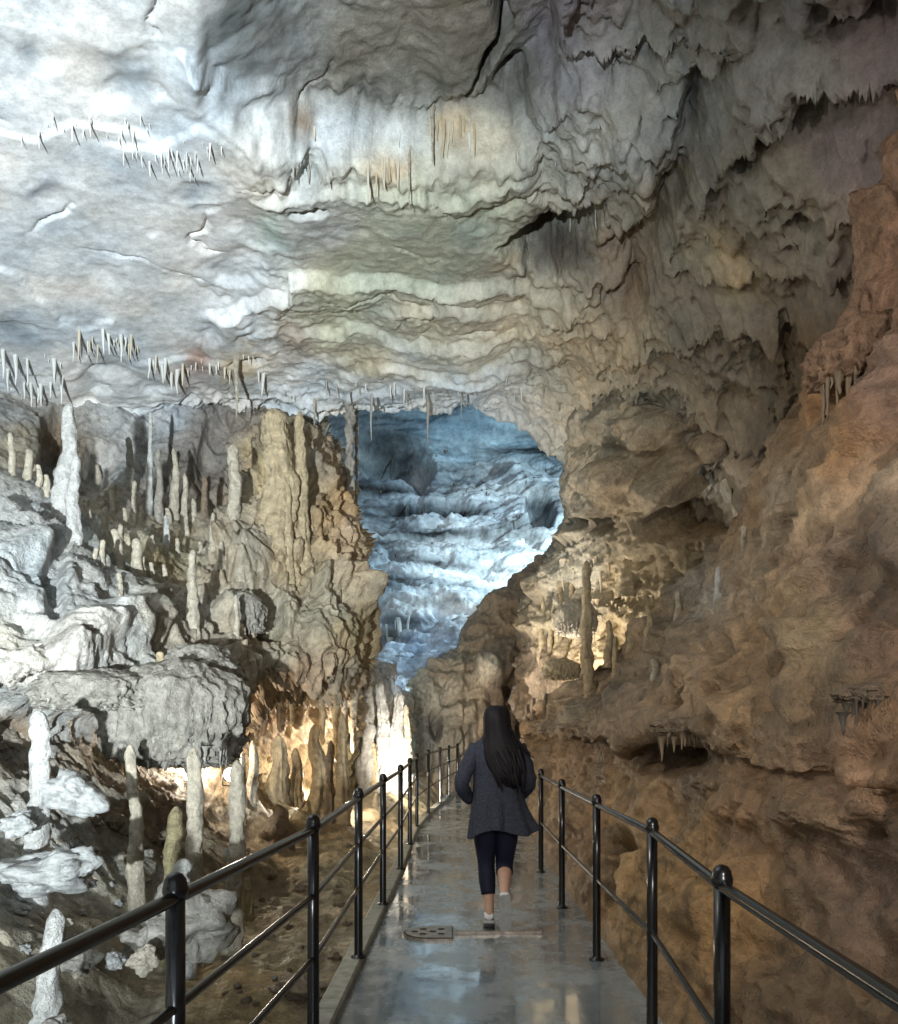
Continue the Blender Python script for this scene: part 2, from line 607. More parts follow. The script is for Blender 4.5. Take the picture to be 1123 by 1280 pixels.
def ceil_disp(X, Y, z0):
    p = np.stack([X, Y, z0], 1)
    px, py = project(p)
    w1, w2 = fbm(p * 1.1 + 7, 4), fbm(p * 1.1 + 77, 4)
    wx, wy = px + 16 * w1, py + 12 * w2
    right = sm(600, 800, px)
    left = 1 - sm(260, 420, px)
    h = np.zeros(len(X))
    # recessed slabs near the top of the view, with a broken edge
    sd = poly_sd(wx, wy, [(252, -200), (258, 150), (330, 190), (400, 206), (520, 214), (640, 210), (690, 150), (705, -200)])
    sdslab = sd
    h += 0.6 * sm(9, -10, sd) * sm(245, 400, wx)
    sd = poly_sd(wx, wy, [(600, 40), (640, 142), (585, 190), (575, 196), (628, 138), (585, 40)])
    h += 0.4 * sm(5, -4, sd)
    # the dark hollow under the right-hand roof band
    sd = poly_sd(wx, wy, [(628, 302), (680, 285), (750, 262), (752, 300), (735, 330), (690, 350), (655, 335)])
    h += 1.1 * sm(8, -14, sd)
    sd = poly_sd(wx, wy, [(755, 380), (775, 330), (830, 230), (900, 120), (925, 110), (880, 230), (820, 340), (790, 420)])
    h += 0.5 * sm(14, -22, sd)
    for line, drop, fade in LEDGES:
        xs = [a for a, b in line]
        ys = [b for a, b in line]
        t = wy - np.interp(wx, xs, ys)
        win = sm(xs[0] - 25, xs[0] + 20, wx) * (1 - sm(xs[-1] - 20, xs[-1] + 25, wx))
        h -= (0.22 if xs[-1] < 345 else 1.0) * win * drop * sm(-2.5, 4, t) * np.exp(-np.maximum(t, 0) / fade)
    for (x, y, rx, ry, dep) in PITS:
        r = np.sqrt(((wx - x) / rx) ** 2 + ((wy - y) / ry) ** 2)
        h += (0.15 if x < 300 else 1.0) * dep * sm(1.15, 0.45, r)
    calm = 1 - 0.7 * sm(1.2, 0.5, np.sqrt(((wx - 480) / 190) ** 2 + ((wy - 305) / 55) ** 2))
    calm = calm * (1 - 0.75 * sm(12, -12, sdslab)) * (1 - 0.45 * sm(330, 420, px) * sm(700, 600, px))
    # general relief
    mid = 1 - left
    h -= (0.05 + 0.15 * mid) * fbm(p * V(0.5, 0.4, 0.5) + 3, 3)
    h -= (0.008 + 0.039 * mid * calm + 0.03 * right) * (ridged(p * V(1.7, 0.95, 1.5) + V(3, 1, 0) + 0.35 * w1[:, None], 4) - 1.0)
    slab = sm(12, -12, sdslab)
    # flat broken facets inside the recess
    h += masked(slab, lambda k: 0.30 * (worley(p[k] * V(1.1, 0.9, 0.5) + 0.2 * w1[k, None] + 4)[0] - 0.4))

    # rounded calcite ribs and shallow pockets on the left
    def ribs(k):
        c1, c2 = worley(np.stack([X[k] + 0.35 * w1[k], (Y[k] + 0.35 * w2[k]) * 0.75, z0[k] * 0.3], 1) * 1.15)
        return 0.13 * sm(0.04, 0.45, c2 - c1) * sm(0.35, 0.95, fbm(p[k] * 0.55 + 5, 2) + 0.55)
    h += masked(left, ribs)
    # diagonal folds on the right (run from the hollow up to the upper right corner)
    a = math.atan2(-2.27, 1.46)
    u = X * math.cos(a) + Y * math.sin(a)
    v = -X * math.sin(a) + Y * math.cos(a)

    def folds(k):
        pr = np.stack([u[k] * 0.28 + 0.3 * w1[k], v[k] * 1.15 + 0.35 * w2[k], z0[k] * 0.4], 1)
        c1, c2 = worley(np.stack([u[k] * 0.8 + 0.4 * w1[k], v[k] * 1.6 + 0.3 * w2[k], z0[k] * 1.2], 1) * 1.2)
        return -0.36 * (ridged(pr, 3) - 0.9) + 0.12 * sm(0.5, 0.05, c1) - 0.06 * (ridged(p[k] * 3.2 + 0.4 * w2[k, None], 4) - 1)
    h += masked(right, folds)
    # thin cracks running across the roof
    def cracks(k):
        c1, c2 = worley(np.stack([X[k] + 0.30 * w1[k], Y[k] * 0.8 + 0.30 * w2[k], z0[k] * 0.2], 1) * 0.62 + 7)
        return 0.06 * sm(0.035, 0.0, c2 - c1) * sm(-0.1, 0.25, fbm(p[k] * 0.6 + 15, 2))
    h += masked(1 - 0.8 * right, cracks)
    # crisp small relief everywhere
    h -= calm * (0.006 + 0.022 * mid) * fbm(p * V(5.5, 3.5, 5), 4)
    h -= masked(mid * calm, lambda k: 0.022 * (ridged(p[k] * V(4, 3, 4), 3) - 1))
    # stepped strata towards the lip
    st = sm(370, 420, py) * sm(330, 420, px) * (1 - right)
    h -= masked(st, lambda k: 0.10 * (tiers(Y[k] + 0.25 * X[k], p[k] * V(0.25, 0.7, 1), 1.0, 0.4, 0.7) - 0.5))
    # drip texture on the step face behind the slab recess
    face = sm(165, 190, wy) * sm(265, 225, wy) * sm(250, 330, wx) * sm(700, 640, wx)
    h -= masked(face, lambda k: 0.13 * billow(np.stack([X[k] * 4.5, Y[k] * 1.0, z0[k]], 1) + 0.3 * w1[k, None], 4))
    # rough broken lip
    lip = LIP_Y + 0.12 * (X + 2)
    h -= 0.18 * np.exp(-((Y - lip) / 0.5) ** 2) * (ridged(p * V(1.6, 2.5, 1), 4) - 0.8)
    return h


def dense_axis(segs):
    return np.concatenate([np.linspace(a, b, n, endpoint=False) for a, b, n in segs] + [[segs[-1][1]]])


xs = dense_axis([(-11, -7.2, 40), (-7.2, 4.2, 500), (4.2, 6.5, 30)])
ys = dense_axis([(-7, 4.6, 50), (4.6, 10.0, 260), (10.0, 14.6, 200), (14.6, 18, 30)])
GX, GY = np.meshgrid(xs, ys, indexing='ij')
X, Y = GX.ravel(), GY.ravel()
z0 = ceil_base(X, Y)
hh = ceil_disp(X, Y, z0)
Q = np.stack([X, Y, z0 + hh], 1).reshape(len(xs), len(ys), 3)
nn = surf_normals(Q).reshape(-1, 3)
q = Q.reshape(-1, 3)
px, py = project(q)
am = (0.04 + 0.96 * sm(260, 440, px)) * (1 - 0.5 * sm(330, 420, px) * sm(700, 600, px)) * (1 - 0.6 * sm(1.2, 0.5, np.sqrt(((px - 480) / 190) ** 2 + ((py - 305) / 55) ** 2)))
rel = am * (0.045 * (ridged(q * 2.6 + 5, 5) - 1) + 0.025 * fbm(q * 8, 3))
q = q - nn * np.sign(np.mean(nn[:, 2])) * rel[:, None]
px, py = project(q)
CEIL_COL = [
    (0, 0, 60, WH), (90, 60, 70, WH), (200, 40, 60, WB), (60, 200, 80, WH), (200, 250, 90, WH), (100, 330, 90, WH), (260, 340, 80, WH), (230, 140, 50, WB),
    (45, 75, 22, BLG), (160, 95, 26, BLG), (240, 240, 24, BLG), (55, 245, 16, BLG), (20, 415, 22, BLG),  # blue-grey points paint the shade inside the roof pockets
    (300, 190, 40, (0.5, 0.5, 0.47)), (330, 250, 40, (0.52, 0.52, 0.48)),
    (350, 60, 50, (0.17, 0.17, 0.16)), (450, 70, 50, GRB), (560, 60, 60, GRB), (640, 110, 30, GRB), (300, 30, 40, (0.2, 0.215, 0.21)),  # slab colours taken darker to carry the shade of the recess
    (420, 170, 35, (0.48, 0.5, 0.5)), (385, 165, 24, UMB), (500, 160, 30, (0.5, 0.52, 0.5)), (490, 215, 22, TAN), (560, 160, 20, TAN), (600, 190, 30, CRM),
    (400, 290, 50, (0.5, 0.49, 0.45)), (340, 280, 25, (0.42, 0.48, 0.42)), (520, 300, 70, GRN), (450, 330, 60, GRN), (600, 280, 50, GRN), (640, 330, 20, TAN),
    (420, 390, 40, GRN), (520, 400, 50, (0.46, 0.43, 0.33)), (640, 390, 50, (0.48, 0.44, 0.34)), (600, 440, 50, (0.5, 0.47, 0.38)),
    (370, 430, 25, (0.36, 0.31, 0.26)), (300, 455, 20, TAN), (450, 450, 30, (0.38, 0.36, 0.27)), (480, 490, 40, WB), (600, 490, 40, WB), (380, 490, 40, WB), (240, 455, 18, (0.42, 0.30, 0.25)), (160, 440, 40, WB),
    (690, 300, 36, (0.10, 0.08, 0.065)), (700, 230, 40, (0.42, 0.41, 0.35)), (760, 180, 50, (0.46, 0.46, 0.42)), (740, 80, 50, (0.34, 0.33, 0.33)), (830, 110, 50, (0.42, 0.42, 0.39)),  # first point paints the hollow's shadow as dark brown
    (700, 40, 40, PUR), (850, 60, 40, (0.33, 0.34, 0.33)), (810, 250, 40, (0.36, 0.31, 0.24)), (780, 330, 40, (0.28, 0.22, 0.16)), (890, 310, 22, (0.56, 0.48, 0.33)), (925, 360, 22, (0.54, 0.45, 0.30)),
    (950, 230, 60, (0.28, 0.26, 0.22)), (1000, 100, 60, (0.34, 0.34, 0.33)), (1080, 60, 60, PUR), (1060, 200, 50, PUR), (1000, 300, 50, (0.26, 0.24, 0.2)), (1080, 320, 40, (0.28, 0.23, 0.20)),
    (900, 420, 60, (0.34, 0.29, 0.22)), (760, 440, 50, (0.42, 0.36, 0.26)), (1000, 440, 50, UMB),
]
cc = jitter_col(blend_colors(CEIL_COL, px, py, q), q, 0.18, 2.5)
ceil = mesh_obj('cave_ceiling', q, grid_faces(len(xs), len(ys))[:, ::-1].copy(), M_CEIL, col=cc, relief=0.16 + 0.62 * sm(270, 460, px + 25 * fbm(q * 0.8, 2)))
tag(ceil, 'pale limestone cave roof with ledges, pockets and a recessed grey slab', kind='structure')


# ------------------------------------------------------------------ right side: muddy flowstone bank beside the path
def interp_rows(Yk, table):
    return np.array([[np.interp(y, table[0], r) for y in Yk] for r in table[1:]])


YR = [-4, -1, 1, 2.2, 3.2, 4.2, 5.0, 6.0, 7.0, 8.0, 9.0, 10.0, 11.0, 12.0, 13.2]
CR = np.zeros((11, len(YR), 3))
for j, y in enumerate(YR):
    crX = np.interp(y, [3, 5.0, 6.0, 6.4, 7, 8.5, 9.5, 10.5, 11.2, 12, 13.2], [2.9, 2.95, 3.1, 2.95, 2.99, 3.14, 2.88, 2.38, 1.87, 1.2, 1.35])
    crZ = np.interp(y, [3, 5.0, 6.0, 6.4, 7, 8.5, 9.5, 10.5, 11.2, 12, 13.2], [6.2, 5.9, 5.0, 4.55, 4.2, 3.65, 3.36, 2.66, 2.09, 1.55, 1.1])
    lipX = np.interp(y, [3, 4.5, 9, 12, 13.2], [1.52, 1.36, 1.28, 1.06, 1.25])
    und = np.interp(y, [3.8, 5.0, 11, 12.5], [0.0, 0.30, 0.28, 0.05])
    footX = np.interp(y, [9, 12, 13.2], [1.06, 1.12, 1.3])
    lipZ = min(1.42, crZ - 0.1)
    rows = [(footX - 0.02, -0.25), (footX + 0.02, 0.12), (footX + 0.10 + 0.3 * und, 0.55), (lipX + und * 0.6 - 0.02, 0.98), (lipX + und * 0.5, lipZ - 0.16), (lipX, lipZ)]
    for f, b in ((0.28, -0.05), (0.52, -0.10), (0.76, -0.06)):
        rows.append((lipX + (crX - lipX) * f, lipZ + (crZ - lipZ) * f + b * (crZ - lipZ)))
    rows.append((crX, crZ))
    rows.append((crX + 1.0, crZ - 1.3 if y > 5.8 else crZ + 0.8))
    for i, (x, z) in enumerate(rows):
        CR[i, j] = (x, y, z)


def right_disp(p, px, py, n):
    w = fbm(p * 0.9 + 2, 4)
    h = 0.13 * fbm(p * 0.9 + 40, 3)
    h += 0.17 * (billow(p * V(1.5, 1.1, 1.3) + 0.4 * w[:, None], 4) - 0.5)
    up = sm(1.3, 1.7, p[:, 2])
    # ropy flowstone tiers on the lit bank
    h += up * 0.09 * (tiers(p[:, 2] + 0.35 * p[:, 0], p, 0.5, 0.5, 0.9) - 0.4) * sm(0.0, 0.5, fbm(p * 0.7 + 11, 2) + 0.35)
    h += 0.06 * (ridged(p * V(2.2, 1.6, 2.6) + 0.4 * w[:, None], 5) - 1) * (0.6 + 0.6 * up)
    h += 0.035 * fbm(p * 5, 5)
    c1, c2 = worley(p * 2.4 + 0.4 * w[:, None])
    h += 0.05 * sm(0.45, 0.0, c1) * sm(0.1, 0.5, fbm(p * 0.8 + 71, 2) + 0.3)
    # fluted fringe under the ledge
    low = sm(0.85, 1.15, p[:, 2]) * sm(1.5, 1.35, p[:, 2]) * sm(4.0, 5.0, p[:, 1])
    h += low * 0.09 * (billow(p * V(5, 5, 0.7), 2) - 0.35)
    h += sm(1.2, 0.4, p[:, 2]) * 0.06 * (ridged(p * V(2.2, 2.2, 1.0) + 4, 3) - 1)
    for (x, y, r, a) in ((840, 940, 42, -.38), (700, 1040, 20, -.15), (775, 1055, 26, -.28), (900, 1000, 70, .10), (860, 1130, 60, .10), (830, 900, 50, .06), (1010, 800, 40, .12), (990, 790, 22, .08), (1030, 1020, 60, .08)):
        rr = np.sqrt((px - x) ** 2 + ((py - y) * 1.5) ** 2) / r
        h += a * sm(1.2, 0.3, rr)
    foot = sm(0.0, 0.25, p[:, 2])
    return h * (0.15 + 0.85 * foot)


RCOL = [(660, 990, 40, (0.368, 0.253, 0.142)), (700, 1060, 30, (0.256, 0.166, 0.092)), (720, 940, 40, (0.276, 0.180, 0.102)), (850, 940, 40, UMB), (800, 1000, 40, (0.317, 0.203, 0.102)),
        (830, 1080, 50, (0.368, 0.225, 0.099)), (900, 1150, 60, (0.358, 0.217, 0.095)), (950, 1020, 50, (0.246, 0.149, 0.079)), (1050, 950, 50, (0.368, 0.217, 0.126)), (1080, 1120, 60, (0.225, 0.144, 0.095)),
        (1000, 1230, 60, (0.225, 0.144, 0.079)), (700, 880, 30, (0.409, 0.325, 0.221)), (760, 850, 40, (0.256, 0.190, 0.126)), (850, 820, 50, (0.317, 0.225, 0.139)), (800, 780, 30, (0.348, 0.271, 0.190)),
        (870, 740, 30, (0.409, 0.343, 0.269)), (920, 860, 60, (0.256, 0.171, 0.095)), (1010, 780, 50, (0.358, 0.253, 0.142)), (990, 800, 14, (0.563, 0.424, 0.260)), (950, 680, 40, (0.348, 0.244, 0.150)),
        (1000, 640, 40, (0.379, 0.280, 0.181)), (1080, 600, 30, (0.471, 0.334, 0.221)), (1060, 700, 60, (0.256, 0.176, 0.118)), (1100, 800, 50, (0.338, 0.198, 0.118)), (1040, 500, 30, (0.368, 0.212, 0.102)), (1030, 560, 30, (0.338, 0.212, 0.111)),
        (1100, 480, 40, (0.307, 0.198, 0.142)), (1100, 350, 40, (0.389, 0.217, 0.134)), (1030, 880, 50, (0.256, 0.163, 0.087))]
wall_r = sheet('cave_wall_right', CR, 420, 400, right_disp, lambda q, px, py: jitter_col(blend_colors(RCOL, px, py, q, 18), q, 0.3, 2.2), M_MUD, toward=(0, 5, 3),
               label='brown muddy flowstone bank rising beside the right railing')


# right rear wall between the bank's crest and the roof, with stepped curtains
def pix_grid(rows):
    return np.array([[at(*c) for c in r] for r in rows])


CB = pix_grid([  # each row one column of the wall from roof to floor: (px, py, depth)
    [(716, 420, 20), (712, 500, 20), (712, 600, 20), (706, 680, 20), (665, 760, 20), (655, 840, 20), (655, 930, 20)],
    [(706, 420, 15.5), (702, 500, 15.5), (704, 600, 15.5), (706, 680, 15.5), (668, 740, 15.2), (655, 820, 15), (655, 930, 15)],
    [(712, 400, 13.2), (708, 500, 13.2), (712, 600, 13.0), (716, 670, 13.0), (680, 730, 13.6), (664, 810, 13.6), (664, 930, 13.6)],
    [(730, 390, 12.4), (728, 500, 12.4), (724, 600, 12.3), (730, 670, 12.5), (712, 740, 13.2), (700, 820, 13.2), (700, 930, 13.2)],
    [(760, 380, 11.6), (760, 490, 11.6), (765, 590, 11.6), (765, 670, 12.0), (760, 740, 12.3), (750, 830, 12.4), (750, 930, 12.4)],
    [(820, 360, 10.8), (820, 480, 10.8), (820, 570, 10.8), (825, 650, 11.3), (825, 740, 11.7), (820, 830, 11.8), (820, 930, 11.8)],
    [(890, 340, 10.0), (890, 460, 10.2), (890, 560, 10.2), (895, 640, 10.8), (895, 740, 11.4), (890, 830, 11.4), (890, 930, 11.4)],
    [(960, 330, 9.2), (960, 440, 9.6), (965, 540, 9.8), (965, 620, 10.4), (965, 740, 11.2), (965, 830, 11), (965, 930, 11)],
    [(1050, 300, 8.6), (1050, 420, 9.0), (1060, 520, 9.4), (1060, 620, 10.2), (1060, 740, 11), (1060, 830, 11), (1060, 930, 11)],
    [(1200, 250, 8.0), (1200, 400, 8.6), (1200, 500, 9.2), (1200, 620, 10.0), (1200, 740, 11), (1200, 830, 11), (1200, 930, 11)],
])


def back_disp(p, px, py, n):
    w = fbm(p * 0.8 + 12, 4)
    w2 = fbm(p * 0.8 + 62, 4)
    h = 0.18 * fbm(p * 0.7 + 20, 3)
    upz = sm(660, 610, py)
    # dipping blocky strata on the upper wall
    s = p[:, 2] - 0.32 * p[:, 0]
    h += upz * 0.34 * (tiers(s, p, 0.62, 0.35, 0.55) - 0.45)
    c1, c2 = worley(np.stack([p[:, 0] * 0.9 + 0.3 * w, p[:, 1] * 0.9, s * 1.5 + 0.3 * w2], 1) * 1.1)
    h += upz * 0.16 * sm(0.0, 0.35, c2 - c1)
    h += 0.10 * (ridged(p * V(1.6, 1.6, 2.2) + 0.5 * w[:, None], 4) - 1)
    # curtains below: fluted tiers
    lo = 1 - upz
    h += lo * 0.30 * (tiers(p[:, 2], p * V(1, 1, 0.3), 0.75, 0.30, 0.7) - 0.35)
    h += lo * 0.20 * (billow(np.stack([p[:, 0] * 3.4, p[:, 1] * 3.4, p[:, 2] * 0.35], 1), 3) - 0.4)
    h += 0.03 * fbm(p * 5, 4)
    for (x, y, rx, ry, a) in ((890, 490, 70, 16, -.8), (930, 600, 70, 30, -1.7), (880, 650, 70, 24, -1.4), (960, 560, 40, 30, -1.0), (975, 500, 30, 20, -.7), (740, 655, 30, 12, -.4), (850, 600, 60, 26, .35), (800, 530, 60, 30, .2), (780, 600, 40, 30, .2), (1000, 420, 60, 18, -.8)):
        rr = np.sqrt(((px + 14 * w - x) / rx) ** 2 + ((py + 12 * w2 - y) / ry) ** 2)
        h += 1.25 * a * sm(1.25, 0.35, rr)
    return h * np.maximum(0.3 + 0.7 * sm(695, 745, px), sm(615, 680, py))


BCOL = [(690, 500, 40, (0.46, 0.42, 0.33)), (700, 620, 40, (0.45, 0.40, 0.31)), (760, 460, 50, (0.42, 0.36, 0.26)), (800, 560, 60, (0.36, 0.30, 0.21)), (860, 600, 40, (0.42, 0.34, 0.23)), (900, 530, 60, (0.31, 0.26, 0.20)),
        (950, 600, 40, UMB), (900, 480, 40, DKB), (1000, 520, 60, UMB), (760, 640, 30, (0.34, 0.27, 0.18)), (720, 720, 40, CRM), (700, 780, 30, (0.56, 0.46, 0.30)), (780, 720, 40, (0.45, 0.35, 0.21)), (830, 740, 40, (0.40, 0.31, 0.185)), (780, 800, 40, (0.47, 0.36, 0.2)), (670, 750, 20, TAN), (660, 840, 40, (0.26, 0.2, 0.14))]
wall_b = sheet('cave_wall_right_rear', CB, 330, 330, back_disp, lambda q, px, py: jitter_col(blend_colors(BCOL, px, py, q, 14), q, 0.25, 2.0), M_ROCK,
               label='blocky brown rock wall with stepped flowstone curtains behind the muddy bank')


# ------------------------------------------------------------------ left side
CL = pix_grid([
    [(-420, 380, 9), (-420, 480, 8.6), (-420, 560, 8), (-420, 620, 7), (-400, 680, 6.2), (-380, 740, 5.8), (-370, 800, 5.6), (-360, 850, 5.5), (-360, 890, 5.5), (-360, 930, 5.5), (-360, 1000, 5.4), (-360, 1080, 5.3)],
    [(-160, 390, 11), (-150, 490, 10), (-150, 560, 9), (-150, 620, 7.2), (-150, 680, 6.3), (-150, 740, 6.0), (-150, 800, 5.8), (-150, 850, 5.7), (-150, 890, 6.0), (-150, 930, 5.9), (-150, 1000, 5.7), (-150, 1080, 5.5)],
    [(-40, 400, 12.2), (-40, 490, 11.4), (-40, 560, 10.0), (-40, 615, 8.0), (-40, 680, 6.8), (-40, 740, 6.4), (-40, 800, 6.1), (-40, 850, 6.0), (-40, 885, 6.7), (-40, 930, 6.6), (-40, 1000, 6.2), (-40, 1080, 5.8)],
    [(40, 410, 12.8), (40, 495, 12.2), (40, 560, 10.9), (40, 612, 8.6), (40, 680, 7.2), (40, 740, 6.7), (40, 800, 6.3), (40, 850, 6.2), (40, 885, 7.2), (40, 930, 7.3), (40, 1000, 6.8), (40, 1080, 6.2)],
    [(110, 420, 13.2), (110, 500, 12.8), (110, 565, 12.0), (110, 625, 10.2), (110, 685, 8.0), (110, 740, 7.1), (110, 800, 6.7), (110, 852, 6.5), (110, 885, 7.6), (110, 930, 8.3), (110, 1000, 8.0), (110, 1080, 7.4)],
    [(175, 425, 13.4), (175, 505, 13.0), (175, 570, 12.6), (175, 635, 11.3), (175, 690, 9.2), (175, 745, 7.9), (175, 805, 7.3), (175, 850, 7.0), (175, 880, 8.4), (175, 930, 10.3), (175, 1000, 10.5), (175, 1080, 10.2)],
    [(235, 430, 13.6), (235, 510, 13.3), (235, 575, 13.0), (235, 640, 12.0), (235, 695, 10.4), (235, 750, 8.9), (235, 810, 8.2), (235, 852, 8.0), (235, 880, 9.4), (235, 930, 11.4), (235, 1000, 11.8), (235, 1080, 11.8)],
    [(290, 440, 13.8), (285, 515, 13.5), (280, 580, 13.0), (280, 640, 11.4), (282, 695, 10.2), (290, 755, 9.3), (292, 812, 8.8), (292, 850, 8.7), (292, 878, 10.2), (292, 930, 12.2), (292, 1000, 12.6), (292, 1080, 12.6)],
    [(345, 500, 14.5), (342, 522, 13.2), (340, 580, 11.6), (338, 640, 10.6), (340, 695, 10.1), (345, 755, 9.7), (345, 812, 9.4), (345, 845, 9.4), (345, 872, 11.0), (345, 930, 12.8), (345, 1000, 13.2), (345, 1080, 13.2)],
    [(388, 520, 15), (388, 535, 13.2), (384, 585, 11.8), (385, 640, 10.9), (388, 695, 10.3), (395, 755, 9.9), (398, 812, 9.7), (398, 842, 9.8), (398, 868, 11.6), (398, 930, 13.4), (398, 1000, 13.8), (398, 1080, 13.8)],
    [(412, 545, 15), (412, 556, 13.4), (414, 590, 12.4), (420, 645, 11.4), (428, 700, 10.7), (436, 755, 10.3), (440, 805, 10.2), (436, 838, 10.4), (432, 864, 12.4), (430, 930, 14.2), (430, 1000, 14.6), (430, 1080, 14.6)],
    [(424, 560, 15.5), (424, 580, 14.2), (430, 610, 13.2), (438, 650, 12.2), (446, 705, 11.5), (454, 755, 11.1), (455, 805, 11.1), (450, 838, 11.4), (445, 864, 13.2), (445, 930, 15.2), (445, 1000, 15.6), (445, 1080, 15.6)],
    [(415, 560, 17), (415, 590, 16.5), (424, 625, 15.8), (432, 660, 15), (440, 710, 14.5), (446, 755, 14.2), (448, 805, 14.2), (446, 838, 14.6), (444, 864, 15.4), (446, 930, 16.8), (446, 1000, 17), (446, 1080, 17)],
    [(360, 560, 20), (360, 590, 19.5), (370, 625, 19), (380, 660, 18.5), (390, 710, 18), (400, 755, 18), (410, 805, 18), (410, 838, 18), (412, 864, 18.5), (420, 930, 19.5), (420, 1000, 19.5), (420, 1080, 19.5)],
])


def left_disp(p, px, py, n):
    w = fbm(p * 0.9 + 5, 4)
    w2 = fbm(p * 0.9 + 55, 4)
    h = 0.16 * fbm(p * 0.8 + 33, 3)
    near = sm(170, 60, px) * sm(600, 660, py)
    flow = sm(200, 300, px) * sm(480, 560, py)
    # lumpy, cauliflowered white rock on the near left
    h += near * 0.16 * (billow(p * V(1.5, 1.5, 2.0) + 0.4 * w[:, None], 4) - 0.45)
    h += near * 0.12 * (tiers(p[:, 2], p, 0.5, 0.6, 0.8) - 0.4)
    c1, c2 = worley(p * V(1.9, 1.9, 2.3) + 0.5 * w[:, None])
    h += near * 0.14 * sm(0.6, 0.05, c1)
    # terrace in between
    ter = (1 - near) * (1 - flow)
    h += ter * 0.10 * (billow(p * 1.8 + 0.3 * w[:, None], 4) - 0.4)
    h += ter * 0.09 * (tiers(p[:, 2], p, 0.5, 0.6, 0.9) - 0.4)
    # hanging folds on the big flowstone boss
    fl = np.stack([p[:, 0] * 2.6 + 0.35 * w, p[:, 1] * 2.6, p[:, 2] * 0.45 + 0.3 * w2], 1)
    h += flow * 0.42 * (billow(fl, 4) - 0.42)
    h += flow * 0.14 * (tiers(p[:, 2], p * V(1.4, 1.4, .5), 1.0, 0.8, 0.9) - 0.4)
    h += flow * 0.16 * sm(0.6, 0.05, worley(np.stack([p[:, 0] * 1.6, p[:, 1] * 1.6, p[:, 2] * 0.8], 1) + 0.4 * w[:, None])[0])
    fine = sm(385, 410, px) * sm(560, 600, py) * sm(720, 690, py)
    h += fine * 0.10 * (billow(np.stack([p[:, 0] * 9, p[:, 1] * 9, p[:, 2] * 0.5], 1), 2) - 0.4)
    h += 0.045 * (ridged(p * 2.8, 5) - 1)
    h += 0.025 * fbm(p * 7, 4)
    # fluting of the shelf edge
    sh = sm(800, 835, py) * sm(885, 860, py)
    h += sh * 0.12 * (billow(np.stack([p[:, 0] * 6, p[:, 1] * 6, p[:, 2] * 0.8], 1), 3) - 0.4)
    for (x, y, rx, ry, a) in ((20, 930, 30, 34, -.5), (75, 555, 24, 50, -.6), (270, 580, 26, 60, -.5), (120, 580, 30, 26, -.4), (340, 760, 22, 30, -.35), (345, 775, 18, 18, -.3), (300, 690, 36, 40, .35), (70, 720, 14, 60, -.18), (165, 780, 50, 34, .22), (100, 800, 40, 40, .22), (250, 850, 40, 8, -.4), (390, 720, 24, 50, -.12)):  # one hollow lies under the painted shadow of the tall stalagmite
        rr = np.sqrt(((px + 8 * w - x) / rx) ** 2 + ((py + 8 * w2 - y) / ry) ** 2)
        h += a * sm(1.25, 0.35, rr)
    return h


LCOL = [(20, 470, 40, (0.37, 0.375, 0.36)), (120, 460, 40, (0.37, 0.375, 0.36)), (200, 500, 40, (0.5, 0.52, 0.53)), (75, 560, 26, UMB), (30, 560, 22, (0.4, 0.34, 0.25)), (150, 560, 30, (0.45, 0.45, 0.43)), (260, 550, 40, (0.26, 0.23, 0.2)), (230, 600, 40, (0.22, 0.19, 0.155)),  # umber beside the tall stalagmite paints its cast shadow
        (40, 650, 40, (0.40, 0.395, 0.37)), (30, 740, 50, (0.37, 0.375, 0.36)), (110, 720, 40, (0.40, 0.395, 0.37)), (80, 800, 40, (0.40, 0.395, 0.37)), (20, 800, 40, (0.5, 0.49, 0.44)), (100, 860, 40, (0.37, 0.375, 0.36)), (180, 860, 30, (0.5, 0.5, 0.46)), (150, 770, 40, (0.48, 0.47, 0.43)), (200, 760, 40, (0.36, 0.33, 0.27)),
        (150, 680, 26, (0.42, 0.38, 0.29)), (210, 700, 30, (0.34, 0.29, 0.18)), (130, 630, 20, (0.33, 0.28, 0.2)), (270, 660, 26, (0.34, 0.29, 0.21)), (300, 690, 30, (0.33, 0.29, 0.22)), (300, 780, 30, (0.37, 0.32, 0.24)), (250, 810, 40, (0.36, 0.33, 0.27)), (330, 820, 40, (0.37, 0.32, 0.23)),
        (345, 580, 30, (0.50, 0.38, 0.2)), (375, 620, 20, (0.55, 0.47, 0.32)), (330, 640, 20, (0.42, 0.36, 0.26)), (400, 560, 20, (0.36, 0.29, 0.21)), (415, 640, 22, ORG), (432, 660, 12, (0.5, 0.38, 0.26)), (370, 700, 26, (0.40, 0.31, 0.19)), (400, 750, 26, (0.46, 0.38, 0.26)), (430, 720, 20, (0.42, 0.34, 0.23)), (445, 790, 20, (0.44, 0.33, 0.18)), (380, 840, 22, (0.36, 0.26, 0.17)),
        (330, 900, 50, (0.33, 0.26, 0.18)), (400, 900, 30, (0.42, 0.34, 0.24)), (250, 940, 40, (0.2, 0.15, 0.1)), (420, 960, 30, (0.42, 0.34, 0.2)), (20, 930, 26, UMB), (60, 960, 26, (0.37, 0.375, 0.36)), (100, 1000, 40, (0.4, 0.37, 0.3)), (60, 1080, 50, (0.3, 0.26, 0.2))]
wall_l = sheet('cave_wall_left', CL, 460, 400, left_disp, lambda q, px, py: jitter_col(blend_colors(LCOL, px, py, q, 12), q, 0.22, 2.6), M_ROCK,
               label='white lumpy rock and tan flowstone wall left of the path')


